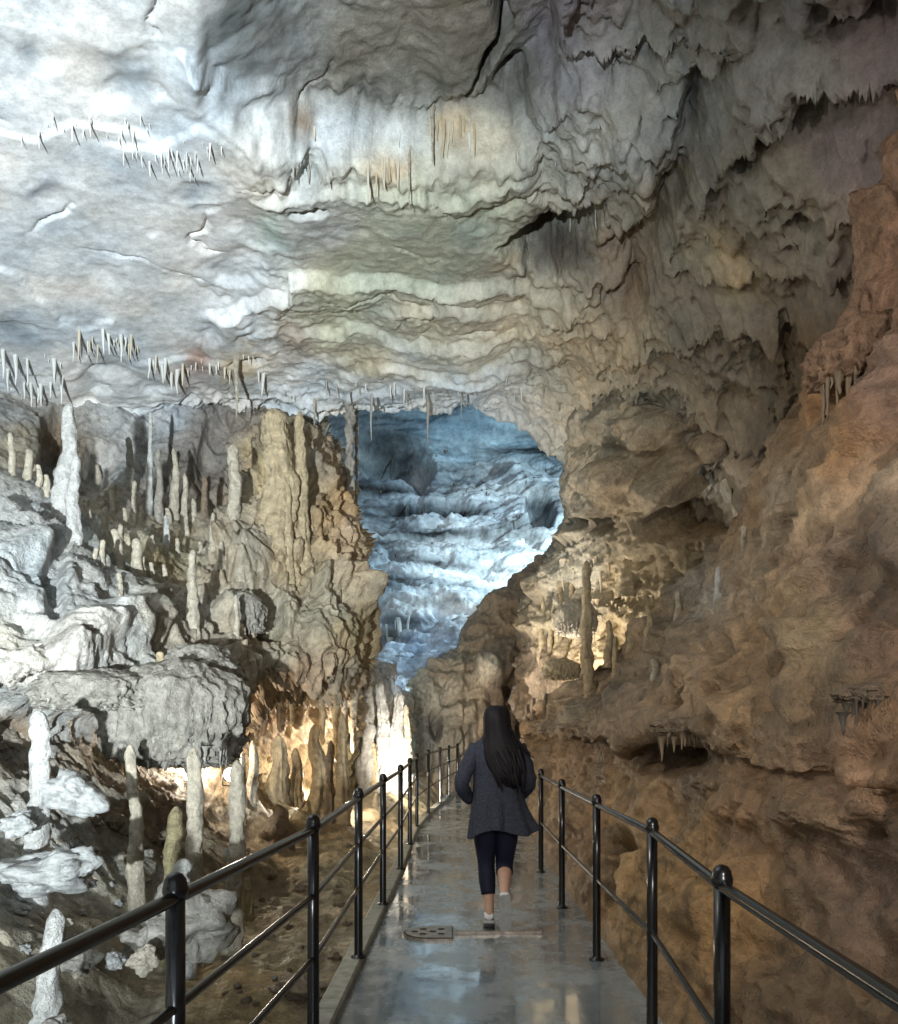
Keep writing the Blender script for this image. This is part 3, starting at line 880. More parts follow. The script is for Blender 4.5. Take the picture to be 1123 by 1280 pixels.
# ------------------------------------------------------------------ floor beside the path
def path_left(y):
    return np.interp(y, [-4, 0, 1.5, 2.2, 3.6, 5.2, 6.8, 8.4, 10.2, 12.0, 13.8, 15.6, 17.1, 18.7, 20.5, 23], [-1.05, -0.92, -0.80, -0.70, -0.575, -0.535, -0.505, -0.465, -0.455, -0.43, -0.315, -0.14, 0.03, 0.215, 0.60, 1.6])


def path_right(y):
    return np.interp(y, [-4, 9, 12, 13.8, 15.6, 17.1, 18.7, 20.5, 23], [1.10, 1.10, 1.18, 1.35, 1.6, 1.85, 2.2, 2.7, 3.9])


fx = dense_axis([(0, 3.4, 230), (3.4, 9, 70)])
fy = dense_axis([(-5, 2.0, 40), (2.0, 9, 300), (9, 22, 160)])
FX, FY = np.meshgrid(fx, fy, indexing='ij')
pl = path_left(FY.ravel()) - 0.10
X = pl - FX.ravel()
Y = FY.ravel()


def floor_h(X, Y, off):
    p = np.stack([X, Y, 0 * X], 1)
    w = fbm(p * 0.8 + 4, 4)
    z = -0.14 + 0.70 * np.maximum(0, -X - 1.75 + 0.25 * w) ** 1.05
    z += 0.045 * np.maximum(0, Y - 6.5) * sm(0.1, 0.8, off)
    am = sm(0.0, 0.35, off)
    z += am * (0.09 * fbm(p * 1.2 + 8, 3) + 0.045 * (billow(p * 3.3 + 0.3 * w[:, None], 4) - 0.4) + 0.02 * fbm(p * 9, 4))
    bank = sm(0.15, 0.6, z)
    z += bank * 0.10 * (ridged(p * 2.4 + 0.5 * w[:, None], 4) - 1)
    return z, p


z, p = floor_h(X, Y, FX.ravel())
q = np.stack([X, Y, z], 1)
px, py = project(q)
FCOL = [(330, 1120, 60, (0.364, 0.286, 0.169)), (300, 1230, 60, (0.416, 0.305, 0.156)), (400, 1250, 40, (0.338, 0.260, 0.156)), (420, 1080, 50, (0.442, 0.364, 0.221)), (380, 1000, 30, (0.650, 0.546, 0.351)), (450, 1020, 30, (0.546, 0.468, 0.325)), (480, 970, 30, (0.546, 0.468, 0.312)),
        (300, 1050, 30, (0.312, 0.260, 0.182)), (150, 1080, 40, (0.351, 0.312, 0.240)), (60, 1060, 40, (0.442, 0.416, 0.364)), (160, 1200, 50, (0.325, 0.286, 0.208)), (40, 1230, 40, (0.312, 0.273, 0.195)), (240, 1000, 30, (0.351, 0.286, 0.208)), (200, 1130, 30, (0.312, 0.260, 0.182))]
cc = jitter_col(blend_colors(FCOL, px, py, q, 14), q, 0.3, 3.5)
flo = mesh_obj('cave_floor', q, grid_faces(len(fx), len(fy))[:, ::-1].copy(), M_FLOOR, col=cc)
tag(flo, 'wet brown clay floor and rubble bank left of the path', kind='structure')

# ------------------------------------------------------------------ the concrete path
py_ = dense_axis([(-4, 23, 260)])
NW = 12
Lx, Rx = path_left(py_), path_right(py_)
t = np.linspace(0, 1, NW)
PX = Lx[:, None] + (Rx - Lx)[:, None] * t[None, :]
PY = np.repeat(py_[:, None], NW, 1)
PZ = 0.012 * fbm(np.stack([PX.ravel() * 0.7, PY.ravel() * 0.7, 0 * PX.ravel()], 1), 2).reshape(PX.shape)
PZ -= 0.0
pv = np.stack([PX, PY, PZ], -1).reshape(-1, 3)
tag(mesh_obj('path', pv, grid_faces(len(py_), NW)[:, ::-1].copy(), M_PATH), 'wet grey concrete path curving away to the right', kind='structure')

# kerb along the left edge: cast lengths butted end to end
kerb = empty('kerb')
kerb['kind'] = 'structure'
kerb['label'] = 'low pale concrete kerb along the left edge of the path'
edges = np.concatenate([np.arange(-3.5, 12, 1.55), np.arange(12.0, 22, 1.4)])
for a, b in zip(edges[:-1], edges[1:]):
    ys = np.linspace(a + 0.006, b - 0.006, 9)
    vs, fs = [], []
    dz = random.uniform(-0.004, 0.004)
    for k, y in enumerate(ys):
        x = float(path_left(y))
        prof = [(0.0, -0.2), (0.0, 0.042), (-0.012, 0.055), (-0.108, 0.055), (-0.12, 0.042), (-0.12, -0.3)]
        for (ox, oz) in prof:
            nz = 0.003 * float(perlin(np.array([[ox * 9, y * 3.1, oz]]))[0])
            vs.append((x + ox + nz, y, oz + (dz + nz if oz > 0 else 0)))
        if k:
            for m in range(5):
                i = (k - 1) * 6 + m
                fs.append([i, i + 6, i + 7, i + 1])
    fs.append([0, 1, 2, 3, 4, 5])
    fs.append([(len(ys) - 1) * 6 + m for m in (5, 4, 3, 2, 1, 0)])
    mesh_obj('kerb_segment', vs, fs, M_KERB, kerb, smooth=False)


# ------------------------------------------------------------------ railings
def tube_arrays(pts, radii, seg=10, cap=True, flat=None):
    pts = [V(*p) for p in pts]
    n = len(pts)
    if np.isscalar(radii):
        radii = [radii] * n
    vs, fs = [], []
    up = V(0, 0, 1)
    prev = None
    for i in range(n):
        tng = pts[min(i + 1, n - 1)] - pts[max(i - 1, 0)]
        tng /= np.linalg.norm(tng) + 1e-9
        ref = prev if prev is not None else (V(1, 0, 0) if abs(tng[2]) > 0.9 else up)
        a = ref - tng * np.dot(ref, tng)
        a /= np.linalg.norm(a) + 1e-9
        prev = a
        b = np.cross(tng, a)
        fx_, fy_ = (1, 1) if flat is None else flat
        for k in range(seg):
            th = 2 * math.pi * k / seg
            vs.append(pts[i] + radii[i] * (fx_ * math.cos(th) * a + fy_ * math.sin(th) * b))
    for i in range(n - 1):
        for k in range(seg):
            k2 = (k + 1) % seg
            fs.append([i * seg + k, i * seg + k2, (i + 1) * seg + k2, (i + 1) * seg + k])
    if cap:
        fs.append([k for k in range(seg)][::-1])
        fs.append([(n - 1) * seg + k for k in range(seg)])
    return np.array(vs), fs


def lathe_arrays(prof, seg=14):
    """prof: list of (r, z)"""
    vs, fs = [], []
    for r, z in prof:
        for k in range(seg):
            th = 2 * math.pi * k / seg
            vs.append((r * math.cos(th), r * math.sin(th), z))
    for i in range(len(prof) - 1):
        for k in range(seg):
            k2 = (k + 1) % seg
            fs.append([i * seg + k, i * seg + k2, (i + 1) * seg + k2, (i + 1) * seg + k])
    fs.append(list(range(seg))[::-1])
    fs.append([(len(prof) - 1) * seg + k for k in range(seg)])
    return np.array(vs), fs


def railing(name, label, posts, rails, zbase, extra_start=None):
    root = empty(name, (posts[0][0], posts[0][1], 0))
    tag(root, label, 'railing')
    o0 = V(posts[0][0], posts[0][1], 0)
    pv, pf = lathe_arrays([(0.048, 0.0), (0.048, 0.010), (0.030, 0.014), (0.0265, 0.03), (0.0255, 0.6), (0.0255, 1.0)], 16)
    cv, cf = lathe_arrays([(0.0255, 0.985), (0.031, 0.988), (0.033, 1.0), (0.033, 1.012), (0.031, 1.016), (0.030, 1.022), (0.027, 1.036), (0.019, 1.047), (0.008, 1.052), (0.001, 1.053)], 16)
    post0 = cap0 = None
    for (x, y) in posts:
        if post0 is None:
            post = mesh_obj('post', pv, pf, M_RAIL, root)
            cp = mesh_obj('post_cap', cv, cf, M_RAIL, post)
            post0, cap0 = post, cp
        else:
            post = post0.copy()
            COL.objects.link(post)
            post.parent = root
            cp = cap0.copy()
            COL.objects.link(cp)
            cp.parent = post
        post.location = (x - o0[0], y - o0[1], zbase)
    for (nm, z, r, pts) in rails:
        P = np.array([(x - o0[0], y - o0[1], z + zbase) for x, y in pts])
        n = (len(P) - 1) * 6 + 1
        tt = np.linspace(0, len(P) - 1, n)
        Q = np.stack([np.interp(tt, np.arange(len(P)), P[:, k]) for k in range(3)], 1)
        vs, fs = tube_arrays(Q, r, 12)
        mesh_obj(nm, vs, fs, M_RAIL, root)
    return root


LP = [(-0.85, 0.70), (-0.71, 2.18), (-0.585, 3.62), (-0.56, 5.2), (-0.53, 6.75), (-0.485, 8.4), (-0.475, 10.2), (-0.46, 12.0), (-0.34, 13.8), (-0.165, 15.6), (0.0, 17.1), (0.185, 18.7)]
LPp = [(-0.98, -0.8)] + LP
railing('railing', 'black three-rail steel railing standing on the kerb left of the path', LP,
        [('handrail', 0.985, 0.0185, LPp), ('middle_rail', 0.70, 0.0135, LPp), ('lower_rail', 0.43, 0.0135, LPp)], 0.05)
RP = [(0.80, 1.2), (0.845, 2.6), (0.955, 3.95), (0.935, 5.32), (0.92, 6.85), (0.93, 8.5)]
RPp = [(0.78, -0.4)] + RP
railing('railing', 'black two-rail steel railing on the path edge by the brown bank', RP,
        [('handrail', 0.985, 0.0185, RPp), ('middle_rail', 0.51, 0.0135, RPp)], 0.0)


# ------------------------------------------------------------------ the hall beyond
CE = pix_grid([[(x, y, d + 0.004 * abs(x - 560)) for (y, d) in ((250, 22), (330, 30), (430, 34), (500, 35), (560, 34), (620, 32), (680, 30), (730, 27.5), (780, 25.5), (830, 24), (880, 22.8), (960, 22))] for x in (100, 250, 380, 460, 540, 620, 700, 800, 950)])


def hall_disp(p, px, py, n):
    w = fbm(p * 0.25 + 2, 4)
    h = 0.9 * fbm(p * 0.22 + 9, 3)
    s = p[:, 2] - 0.12 * p[:, 0]
    block = sm(545, 575, py)
    h += (0.10 + 0.25 * block) * (tiers(s, p * V(0.6, 0.6, 1), 0.7, 0.35, 0.35) - 0.4)
    h += (0.05 + 0.15 * block) * (tiers(s + 0.15 * w, p * V(0.6, 0.6, 1), 0.26, 0.35, 0.6) - 0.4)
    h += (0.05 + 0.08 * block) * (ridged(p * V(1.0, 1.0, 3.2), 5) - 1) + (0.03 + 0.08 * block) * fbm(p * V(1.6, 1.6, 5), 5, 0.6)
    h -= block * 0.5 * sm(0.15, 0.55, fbm(p * V(0.45, 0.45, 0.9) + 40, 3))
    for (x, y, rx, ry, a) in ((490, 565, 46, 24, -3.5), (676, 638, 20, 24, -3.0), (520, 620, 60, 10, -1.2), (590, 530, 60, 12, 1.0)):
        rr = np.sqrt(((px + 8 * w - x) / rx) ** 2 + ((py + 8 * w - y) / ry) ** 2)
        h += a * sm(1.2, 0.4, rr)
    return h


HCOL = [(490, 565, 36, (0.10, 0.12, 0.13)), (676, 638, 18, (0.08, 0.085, 0.09)), (560, 540, 60, (0.20, 0.28, 0.33)), (660, 520, 40, (0.22, 0.31, 0.36)), (520, 620, 40, (0.34, 0.38, 0.41)), (600, 650, 60, (0.5, 0.52, 0.53)), (560, 720, 60, (0.52, 0.54, 0.55)), (680, 690, 40, WH), (470, 720, 40, (0.36, 0.42, 0.46)), (540, 800, 40, (0.40, 0.47, 0.56)), (470, 850, 40, (0.5, 0.54, 0.58))]  # the two darkest points paint shade into the deep holes
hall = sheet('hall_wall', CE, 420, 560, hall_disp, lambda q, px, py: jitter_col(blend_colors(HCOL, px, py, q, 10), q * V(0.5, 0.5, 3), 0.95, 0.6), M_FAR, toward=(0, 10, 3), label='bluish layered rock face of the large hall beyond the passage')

# brown rock mass at the end of the path
CF = pix_grid([
    [(497, 880, 22), (495, 920, 22), (495, 960, 22), (495, 1010, 22)],
    [(508, 868, 19.5), (506, 900, 19.3), (506, 950, 19.2), (506, 1010, 19.2)],
    [(530, 848, 19.5), (530, 880, 18.9), (530, 940, 18.8), (530, 1010, 18.8)],
    [(560, 812, 20.0), (560, 850, 19.2), (560, 920, 18.8), (560, 1010, 18.8)],
    [(590, 770, 20.5), (592, 820, 19.6), (592, 900, 19.0), (592, 1010, 19.0)],
    [(625, 738, 20.5), (628, 790, 19.8), (628, 880, 19.2), (628, 1010, 19.2)],
    [(660, 705, 20.5), (664, 770, 20.0), (664, 880, 19.4), (664, 1010, 19.4)],
    [(705, 670, 21), (705, 760, 20.4), (705, 880, 20), (705, 1010, 20)],
    [(800, 640, 22), (800, 760, 22), (800, 880, 22), (800, 1010, 22)],
])
CFb = CF[:, :1].copy() + V(0, 2.2, -0.4)
CF = np.concatenate([CFb, CF], 1)


def mid_disp(p, px, py, n):
    w = fbm(p * 0.6 + 2, 4)
    h = 0.25 * fbm(p * 0.7 + 9, 3)
    h += 0.22 * (tiers(p[:, 2], p, 0.7, 0.4, 0.6) - 0.4)
    lo = sm(815, 850, py)
    h += lo * 0.40 * (billow(np.stack([p[:, 0] * 1.9 + 0.3 * w, p[:, 1] * 1.9, p[:, 2] * 0.35], 1), 3) - 0.4)
    h += 0.12 * (ridged(p * 1.5, 4) - 1)
    for (x, y, rx, ry, a) in ((545, 905, 10, 22, -.5), (610, 838, 18, 22, .45)):
        rr = np.sqrt(((px - x) / rx) ** 2 + ((py - y) / ry) ** 2)
        h += a * sm(1.2, 0.4, rr)
    return h


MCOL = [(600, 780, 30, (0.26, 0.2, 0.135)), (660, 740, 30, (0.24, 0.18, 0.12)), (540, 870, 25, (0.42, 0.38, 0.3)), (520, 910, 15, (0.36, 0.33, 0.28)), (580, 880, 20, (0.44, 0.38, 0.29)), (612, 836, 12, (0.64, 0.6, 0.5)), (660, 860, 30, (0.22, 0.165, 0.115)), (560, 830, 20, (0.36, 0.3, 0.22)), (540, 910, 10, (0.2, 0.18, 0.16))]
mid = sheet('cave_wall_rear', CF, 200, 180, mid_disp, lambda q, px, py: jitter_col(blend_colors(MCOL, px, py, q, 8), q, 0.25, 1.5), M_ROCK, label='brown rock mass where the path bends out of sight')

# cluster of white fluted columns behind the left flowstone boss (back sheet)
CG = pix_grid([
    [(380, 760, 19), (380, 850, 19), (380, 950, 19), (380, 1010, 19)],
    [(436, 800, 17.2), (436, 850, 17), (434, 930, 16.6), (434, 1000, 16.4)],
    [(456, 815, 17), (456, 850, 16.8), (456, 930, 16.2), (456, 1000, 15.8)],
    [(474, 828, 17), (474, 850, 16.8), (474, 930, 16.2), (474, 1000, 15.6)],
    [(490, 846, 17.2), (490, 860, 17), (492, 930, 16.6), (492, 1000, 16)],
    [(503, 866, 17.6), (505, 890, 17.4), (508, 940, 17), (508, 1000, 16.8)],
    [(508, 870, 19), (510, 900, 18.8), (512, 950, 18.6), (512, 1000, 18.4)],
])
CG = np.concatenate([CG[:, :1] + V(0, 1.5, -0.3), CG], 1)


def col_disp(p, px, py, n):
    w = fbm(p * 0.6 + 22, 4)
    h = 0.34 * (billow(np.stack([p[:, 0] * 2.6 + 0.3 * w, p[:, 1] * 2.6, p[:, 2] * 0.3], 1), 3) - 0.4)
    h += 0.2 * (tiers(p[:, 2], p, 0.6, 0.5, 0.8) - 0.4)
    h += 0.05 * (ridged(p * 3, 4) - 1)
    return h


GCOL = [(450, 820, 20, WH), (470, 830, 20, WH), (495, 860, 16, WH), (505, 900, 12, CRM), (480, 920, 20, (0.5, 0.43, 0.29)), (450, 930, 20, (0.5, 0.38, 0.22)), (440, 880, 16, (0.5, 0.42, 0.3))]
sheet('cave_wall_left_rear', CG, 180, 200, col_disp, lambda q, px, py: jitter_col(blend_colors(GCOL, px, py, q, 6), q, 0.2, 2.0), M_ROCK, label='white fluted flowstone face behind the left railing')

# hall floor far below / beside, so that nothing opens on the void
tag(mesh_obj('hall_floor', [(-14, 14, -0.6), (14, 14, -0.6), (14, 40, -0.6), (-14, 40, -0.6)], [[0, 1, 2, 3]], M_FLOOR, col=np.tile(V(0.25, 0.22, 0.18), (4, 1))), 'dark floor of the far hall', kind='structure')


# ------------------------------------------------------------------ formations
bpy.context.view_layer.update()
EYE = Vector((0, 0, CH))


def hit(px, py, objs):
    d = Vector(((px - CX) / FPX, 1.0, -(py - HY) / FPX)).normalized()
    best = None
    for o in objs:
        ok, loc, nor, idx = o.ray_cast(EYE, d)
        if ok and (best is None or (loc - EYE).length < (best - EYE).length):
            best = loc
    return best


def speleo_arrays(height, rb, rt, seed, stack=0.0, flute=0.0, lean=(0, 0), seg=20, rings=44, flare=0.12, power=1.2, wob=0.17, down=False, dome=0.05):
    """a stalagmite (or, upside down, a stalactite) of dripstone: flared foot, uneven shaft, rounded tip"""
    rs = np.random.RandomState(seed)
    t = np.concatenate([np.linspace(0, 1 - dome, rings - 4), 1 - dome * np.array([0.6, 0.3, 0.1, 0.0])])
    r = rt + (rb - rt) * (1 - t) ** power
    r = r * (1 + flare * np.exp(-t / 0.06))
    ph = rs.rand() * 50
    if stack:
        nb = max(3, height / max(rb * 1.5, 1e-3))
        s = t * nb + 0.6 * perlin(np.stack([t * nb * 0.5, t * 0 + ph, t * 0], 1))
        f = s - np.floor(s)
        r = r * (1 + stack * (np.sqrt(np.clip(1 - (2 * f - 1) ** 2, 0, 1)) - 0.6) * (0.6 + 0.6 * rs.rand()))
    cap = np.sqrt(np.clip((1 - t) / dome, 0, 1))
    r = r * np.where(t > 1 - dome, np.maximum(cap, 0.02), 1)
    th = np.arange(seg) * 2 * math.pi / seg
    T, TH = np.meshgrid(t, th, indexing='ij')
    R = np.repeat(r[:, None], seg, 1)
    pts = np.stack([np.cos(TH).ravel() * 0.9, np.sin(TH).ravel() * 0.9, (T * height / max(rb, 0.01) * 0.5).ravel()], 1) + ph
    nz = fbm(pts, 4, 0.6).reshape(R.shape)
    ringn = perlin(np.stack([t * height / max(rb, 0.01) * 2.3, t * 0 + ph, t * 0], 1)) + 0.6 * perlin(np.stack([t * height / max(rb, 0.01) * 5.1, t * 0 + ph, t * 0], 1))
    R = R * (1 + wob * nz * 1.9 + wob * 0.55 * ringn[:, None])
    if flute:
        fp = np.stack([np.cos(TH).ravel() * 2.6, np.sin(TH).ravel() * 2.6, (T * height / max(rb, 0.01) * 0.18).ravel()], 1) + ph
        R = R * (1 + flute * (billow(fp, 2) - 0.4).reshape(R.shape))
    cx = lean[0] * T + rb * 0.6 * (perlin(np.stack([t * 2.6, t * 0 + ph, t * 0 + 3], 1)))[:, None] * T ** 0.5
    cy = lean[1] * T + rb * 0.35 * (perlin(np.stack([t * 2.2, t * 0 + ph, t * 0 + 9], 1)))[:, None] * T ** 0.5
    Xv = cx + R * np.cos(TH)
    Yv = cy + R * np.sin(TH)
    Zv = T * height
    vs = np.stack([Xv, Yv, Zv * (-1 if down else 1)], -1).reshape(-1, 3)
    n, s = len(t), seg
    i = np.arange(n - 1)[:, None]
    j = np.arange(s)[None, :]
    f = np.stack([i * s + j, i * s + (j + 1) % s, (i + 1) * s + (j + 1) % s, (i + 1) * s + j], -1).reshape(-1, 4)
    if down:
        f = f[:, ::-1].copy()
    return vs, f


SEED = [100]


def stalagmite(bx, by, ty, w, mat, label, objs, group=None, name='stalagmite', cat='stalagmite', top=0.55, lean=0, dmax=None, d=None, **kw):
    """base pixel, top row and mean width of one stalagmite in the photo; it stands where that ray meets the rock"""
    if d is None:
        h = hit(bx, by, objs)
        if h is None:
            return None
        d = h.y
        if dmax and d > dmax:
            d = dmax
    b = at(bx, by, d)
    H = (by - ty) * d / FPX
    r = 0.5 * w * d / FPX
    SEED[0] += 1
    sink = kw.pop('sink', max(0.12, min(0.40, 0.5 * H)))
    vs, f = speleo_arrays(H + sink, r * 1.2, r * top, SEED[0], lean=(lean * d / FPX, 0), **kw)
    o = mesh_obj(name, vs, f, mat)
    o.location = (b[0], b[1] + 0.4 * r, b[2] - sink)
    tag(o, label, cat, group)
    return o


GR1 = [wall_l, flo]
WL = [wall_l]
# --- terrace on the left
stalagmite(72, 640, 500, 30, M_WHITE, 'tall white stacked stalagmite on the terrace beside its dark shadow painted on the wall', WL, stack=.22, lean=16, top=.42)
stalagmite(92, 672, 567, 21, M_WHITE, 'white knobbly stalagmite just below the tall stacked one on the terrace', WL, stack=.2, top=.5)
stalagmite(186, 642, 512, 9, M_WHITE, 'thinnest tall needle-like grey stalagmite on the left terrace', WL, top=.45)
stalagmite(162, 612, 545, 12, M_GREY, 'small grey stalagmite left of the thin needle on the terrace', WL, top=.5)
stalagmite(198, 648, 560, 13, M_GREY, 'grey stalagmite just right of the thin needle on the terrace', WL, top=.5)
stalagmite(218, 650, 559, 17, M_CREAM, 'pale pointed stalagmite, widest of the row on the left terrace', WL, top=.35)
stalagmite(231, 666, 591, 10, M_CREAM, 'slim cream stalagmite in front of the pointed one on the terrace', WL, top=.6)
stalagmite(207, 682, 643, 9, M_WHITE, 'short white stalagmite at the front edge of the left terrace', WL, top=.6)
stalagmite(240, 785, 686, 17, M_CREAM, 'cream two-part stalagmite standing on the slope below the terrace', WL, top=.5, stack=.15)
stalagmite(292, 642, 555, 15, M_CREAM, 'cream square-shouldered column standing on a grey boss', WL, top=.85, stack=.1, flare=.1)
stalagmite(300, 712, 681, 9, M_CREAM, 'short cream stub on the grey boss', WL, top=.8)
stalagmite(296, 797, 743, 7, M_CREAM, 'slender cream stick stalagmite against the dark flowstone', WL, top=.8)
stalagmite(201, 842, 814, 12, M_TAN, 'short tan stub at the lip of the grey shelf', WL, top=.8)
stalagmite(256, 645, 594, 9, M_BROWN, 'brown stub stalagmite in the dark niche behind the terrace', WL, top=.7)
for (bx, by, ty, w) in ((170, 712, 672, 16), (146, 698, 660, 14), (131, 672, 633, 11), (127, 695, 674, 8), (110, 648, 622, 8), (178, 714, 695, 8), (189, 718, 702, 8), (150, 678, 655, 8), (176, 646, 632, 8), (209, 655, 634, 10), (240, 650, 622, 12), (148, 723, 715, 9), (14, 592, 540, 10), (34, 600, 560, 12), (140, 640, 612, 8), (156, 655, 634, 7), (168, 640, 600, 8), (190, 690, 668, 8), (222, 690, 672, 7), (265, 672, 640, 8), (276, 700, 676, 8), (150, 745, 728, 9), (118, 700, 684, 8), (205, 725, 705, 8), (58, 620, 592, 10), (48, 608, 580, 9), (122, 605, 580, 9), (250, 690, 676, 8)):
    stalagmite(bx, by, ty, w, M_CREAM, 'small cream stub stalagmite among others on the left terrace', WL, group='stub stalagmites on the left terrace', top=.6, stack=.15, seg=12, rings=20)
# --- the two tan columns on top of the boss
stalagmite(346, 672, 508, 44, M_TAN, 'thick tan layered flowstone column below the roof on the left boss', WL, name='flowstone_column', cat='column', top=.66, flute=.55, stack=.14, seg=44, rings=80, flare=.2, power=.9, sink=.6)
stalagmite(381, 690, 512, 19, M_TAN, 'slimmer knobbly tan column beside the thick layered one', WL, name='flowstone_column', cat='column', top=.5, flute=.3, stack=.25, seg=28, rings=60, lean=-6, sink=.5)
stalagmite(360, 690, 600, 14, M_TAN, 'narrow tan drip ridge at the foot of the two columns', WL, top=.4, flute=.3)
# --- lower left, on the bank
stalagmite(240, 1098, 934, 23, M_CREAM, 'tall cream stalagmite with flat top, right below the fluted shelf', GR1, d=5.6, top=.72, lean=4, stack=.08, sink=.6)
stalagmite(288, 1110, 950, 22, M_CREAM, 'tall ringed cream stalagmite next to the flat-topped one', GR1, d=6.0, top=.75, lean=12, stack=.10, sink=.6)
stalagmite(170, 1050, 930, 19, M_CREAM, 'cream stalagmite with a side knob casting a dark shadow on the shelf', GR1, d=6.0, top=.62, lean=-6, stack=.12, sink=.6)
stalagmite(214, 1092, 1008, 25, M_OLIVE, 'short olive brown mossy-looking stalagmite between the cream ones', GR1, d=5.5, top=.62, stack=.1, sink=.6)
stalagmite(228, 1124, 1074, 26, M_WHITE, 'stubby white stump in front of the olive stalagmite', GR1, d=5.3, top=.85, stack=.1, sink=.6)
stalagmite(310, 1150, 1096, 13, M_OLIVE, 'small olive stalagmite behind the near railing post', GR1, top=.7)
stalagmite(50, 1262, 1138, 38, M_WHITE, 'bright white knobbly stalagmite behind the near handrail', GR1, d=3.5, top=.55, stack=.2, lean=8, sink=.6)
stalagmite(40, 1020, 888, 30, M_WHITE, 'white stacked stalagmite leaning against the left rock face', GR1, d=5.2, top=.62, stack=.28, lean=12, sink=.6)
stalagmite(386, 1040, 1000, 8, M_TAN, 'thin tan spike on the lit clay floor', GR1, top=.5)
stalagmite(434, 1012, 984, 11, M_CREAM, 'little cream stacked figure-like stalagmite by the railing', GR1, top=.6, stack=.3)
stalagmite(345, 1052, 1006, 58, M_BROWN, 'broad dark brown mud cone on the floor', GR1, top=.1, power=.9, stack=.12, wob=.25, name='mud_cone', cat='mud cone')
for (bx, by, ty, w) in ((398, 1022, 1006, 10), (412, 1018, 1003, 12), (425, 1022, 1012, 12), (404, 1030, 1018, 8), (470, 1008, 990, 8), (447, 1000, 986, 9)):
    stalagmite(bx, by, ty, w, M_CREAM, 'tiny cream stump on the lit clay floor', GR1, group='tiny stumps on the lit floor', top=.75, seg=12, rings=16)
# --- warm lit group under the boss
for (bx, by, ty, w, m, lab) in ((314, 1004, 925, 20, M_CREAM, 'bright cone-footed cream stalagmite closest to the hidden warm lamp'), (303, 992, 940, 14, M_CREAM, 'cream ragged stump left of the cone-footed one'), (350, 1000, 918, 36, M_TAN, 'broad pointed tan stalagmite under the flowstone boss'),
                              (372, 1000, 935, 26, M_TAN, 'tan stalagmite leaning on the broad pointed one'), (395, 992, 905, 30, M_TAN, 'fluted tan column rising to the boss underside'), (412, 990, 925, 20, M_BROWN, 'brown fluted column between tan ones'), (426, 995, 890, 22, M_TAN, 'tall tan column nearest the white fluted face')):
    h = hit(bx, 1000, GR1)
    stalagmite(bx, by, ty, w, m, lab, GR1, d=min(h.y, 11.6) if h else 11.5, top=.3, flute=.55, seg=36, rings=50, flare=.1, power=.9, name='stalagmite', sink=.7)
for (x, y0, y1, w, d, m) in ((330, 872, 930, 12, 11.2, M_BROWN), (352, 868, 925, 16, 11.4, M_BROWN), (366, 870, 915, 10, 11.2, M_TAN), (404, 850, 940, 12, 12.0, M_TAN), (420, 845, 960, 12, 12.4, M_TAN), (432, 840, 930, 10, 12.6, M_CREAM), (442, 835, 950, 12, 12.8, M_CREAM)):
    b = at(x, y0, d)
    SEED[0] += 1
    vs, f = speleo_arrays((y1 - y0) * d / FPX, .6 * w * d / FPX, .25 * w * d / FPX, SEED[0], flute=.3, down=True, flare=.6, seg=16)
    o = mesh_obj('stalactite', vs, f, m)
    o.location = b + V(0, 0, .1)
    tag(o, 'fluted brown stalactite hanging under the flowstone boss', 'stalactite', 'stalactites under the flowstone boss')
# --- white columns behind the railing
for (bx, by, ty, w, m, lab) in ((457, 962, 800, 20, M_WHITE, 'white fluted column with a domed head beside the tan boss'), (478, 962, 850, 18, M_WHITE, 'white fluted column right of the domed one'), (497, 958, 864, 20, M_WHITE, 'broad white column standing at the edge of the far hall'), (466, 985, 925, 16, M_TAN, 'glowing tan stump at the foot of the white columns'), (509, 950, 880, 10, M_CREAM, 'slim cream column next to the brown rear rock')):
    stalagmite(bx, by, ty, w, m, lab, GR1, d=15.4, top=.6, flute=.5, stack=.22, seg=36, rings=60, flare=.2, sink=.5, name='flowstone_column', cat='column')
# --- right bank and curtains
RW = [wall_r, wall_b]
stalagmite(786, 712, 636, 26, M_TAN, 'pointed tan stalagmite on the stepped curtains below the rear wall', [wall_b], top=.25, flute=.25, seg=22)
stalagmite(735, 852, 700, 16, M_TAN, 'tall straight tan column in front of the lit curtains', RW, d=11.2, top=.6, flute=.25, seg=22, rings=44, name='flowstone_column', cat='column')
stalagmite(737, 856, 822, 13, M_TAN, 'short stump at the foot of the straight tan column', RW, d=10.9, top=.85)
stalagmite(848, 768, 738, 9, M_CREAM, 'stubby cream stalagmite on the crest beside the curtains', [wall_r], top=.7)
stalagmite(898, 744, 708, 9, M_WHITE, 'single pale grey stalagmite on the grey slope of the bank', [wall_r], top=.7)
stalagmite(931, 678, 656, 8, M_CREAM, 'tiny cream stub high on the bank crest', [wall_r], top=.7)
stalagmite(820, 848, 822, 15, M_CREAM, 'cream stub, left of a pair on the muddy slope', [wall_r], top=.6)
stalagmite(839, 846, 828, 12, M_BROWN, 'brown stub, darker one of a pair on the muddy slope', [wall_r], top=.7)
for (bx, by, ty, w) in ((762, 815, 775, 12), (790, 805, 765, 12), (812, 790, 755, 11), (770, 840, 795, 10), (700, 800, 700, 11), (715, 800, 690, 10), (678, 805, 745, 9), (688, 815, 770, 8)):
    stalagmite(bx, by, ty, w, M_TAN, 'tan drip pillar at the foot of the lit flowstone curtains', RW + [mid], group='drip pillars of the curtains', top=.5, flute=.25)
for (bx, by, ty, w) in ((660, 897, 880, 8), (668, 890, 872, 7), (682, 884, 866, 6)):
    stalagmite(bx, by, ty, w, M_BROWN, 'small brown stub on the low end of the bank', RW + [mid], group='stubs on the low end of the bank', top=.6, seg=10, rings=16)

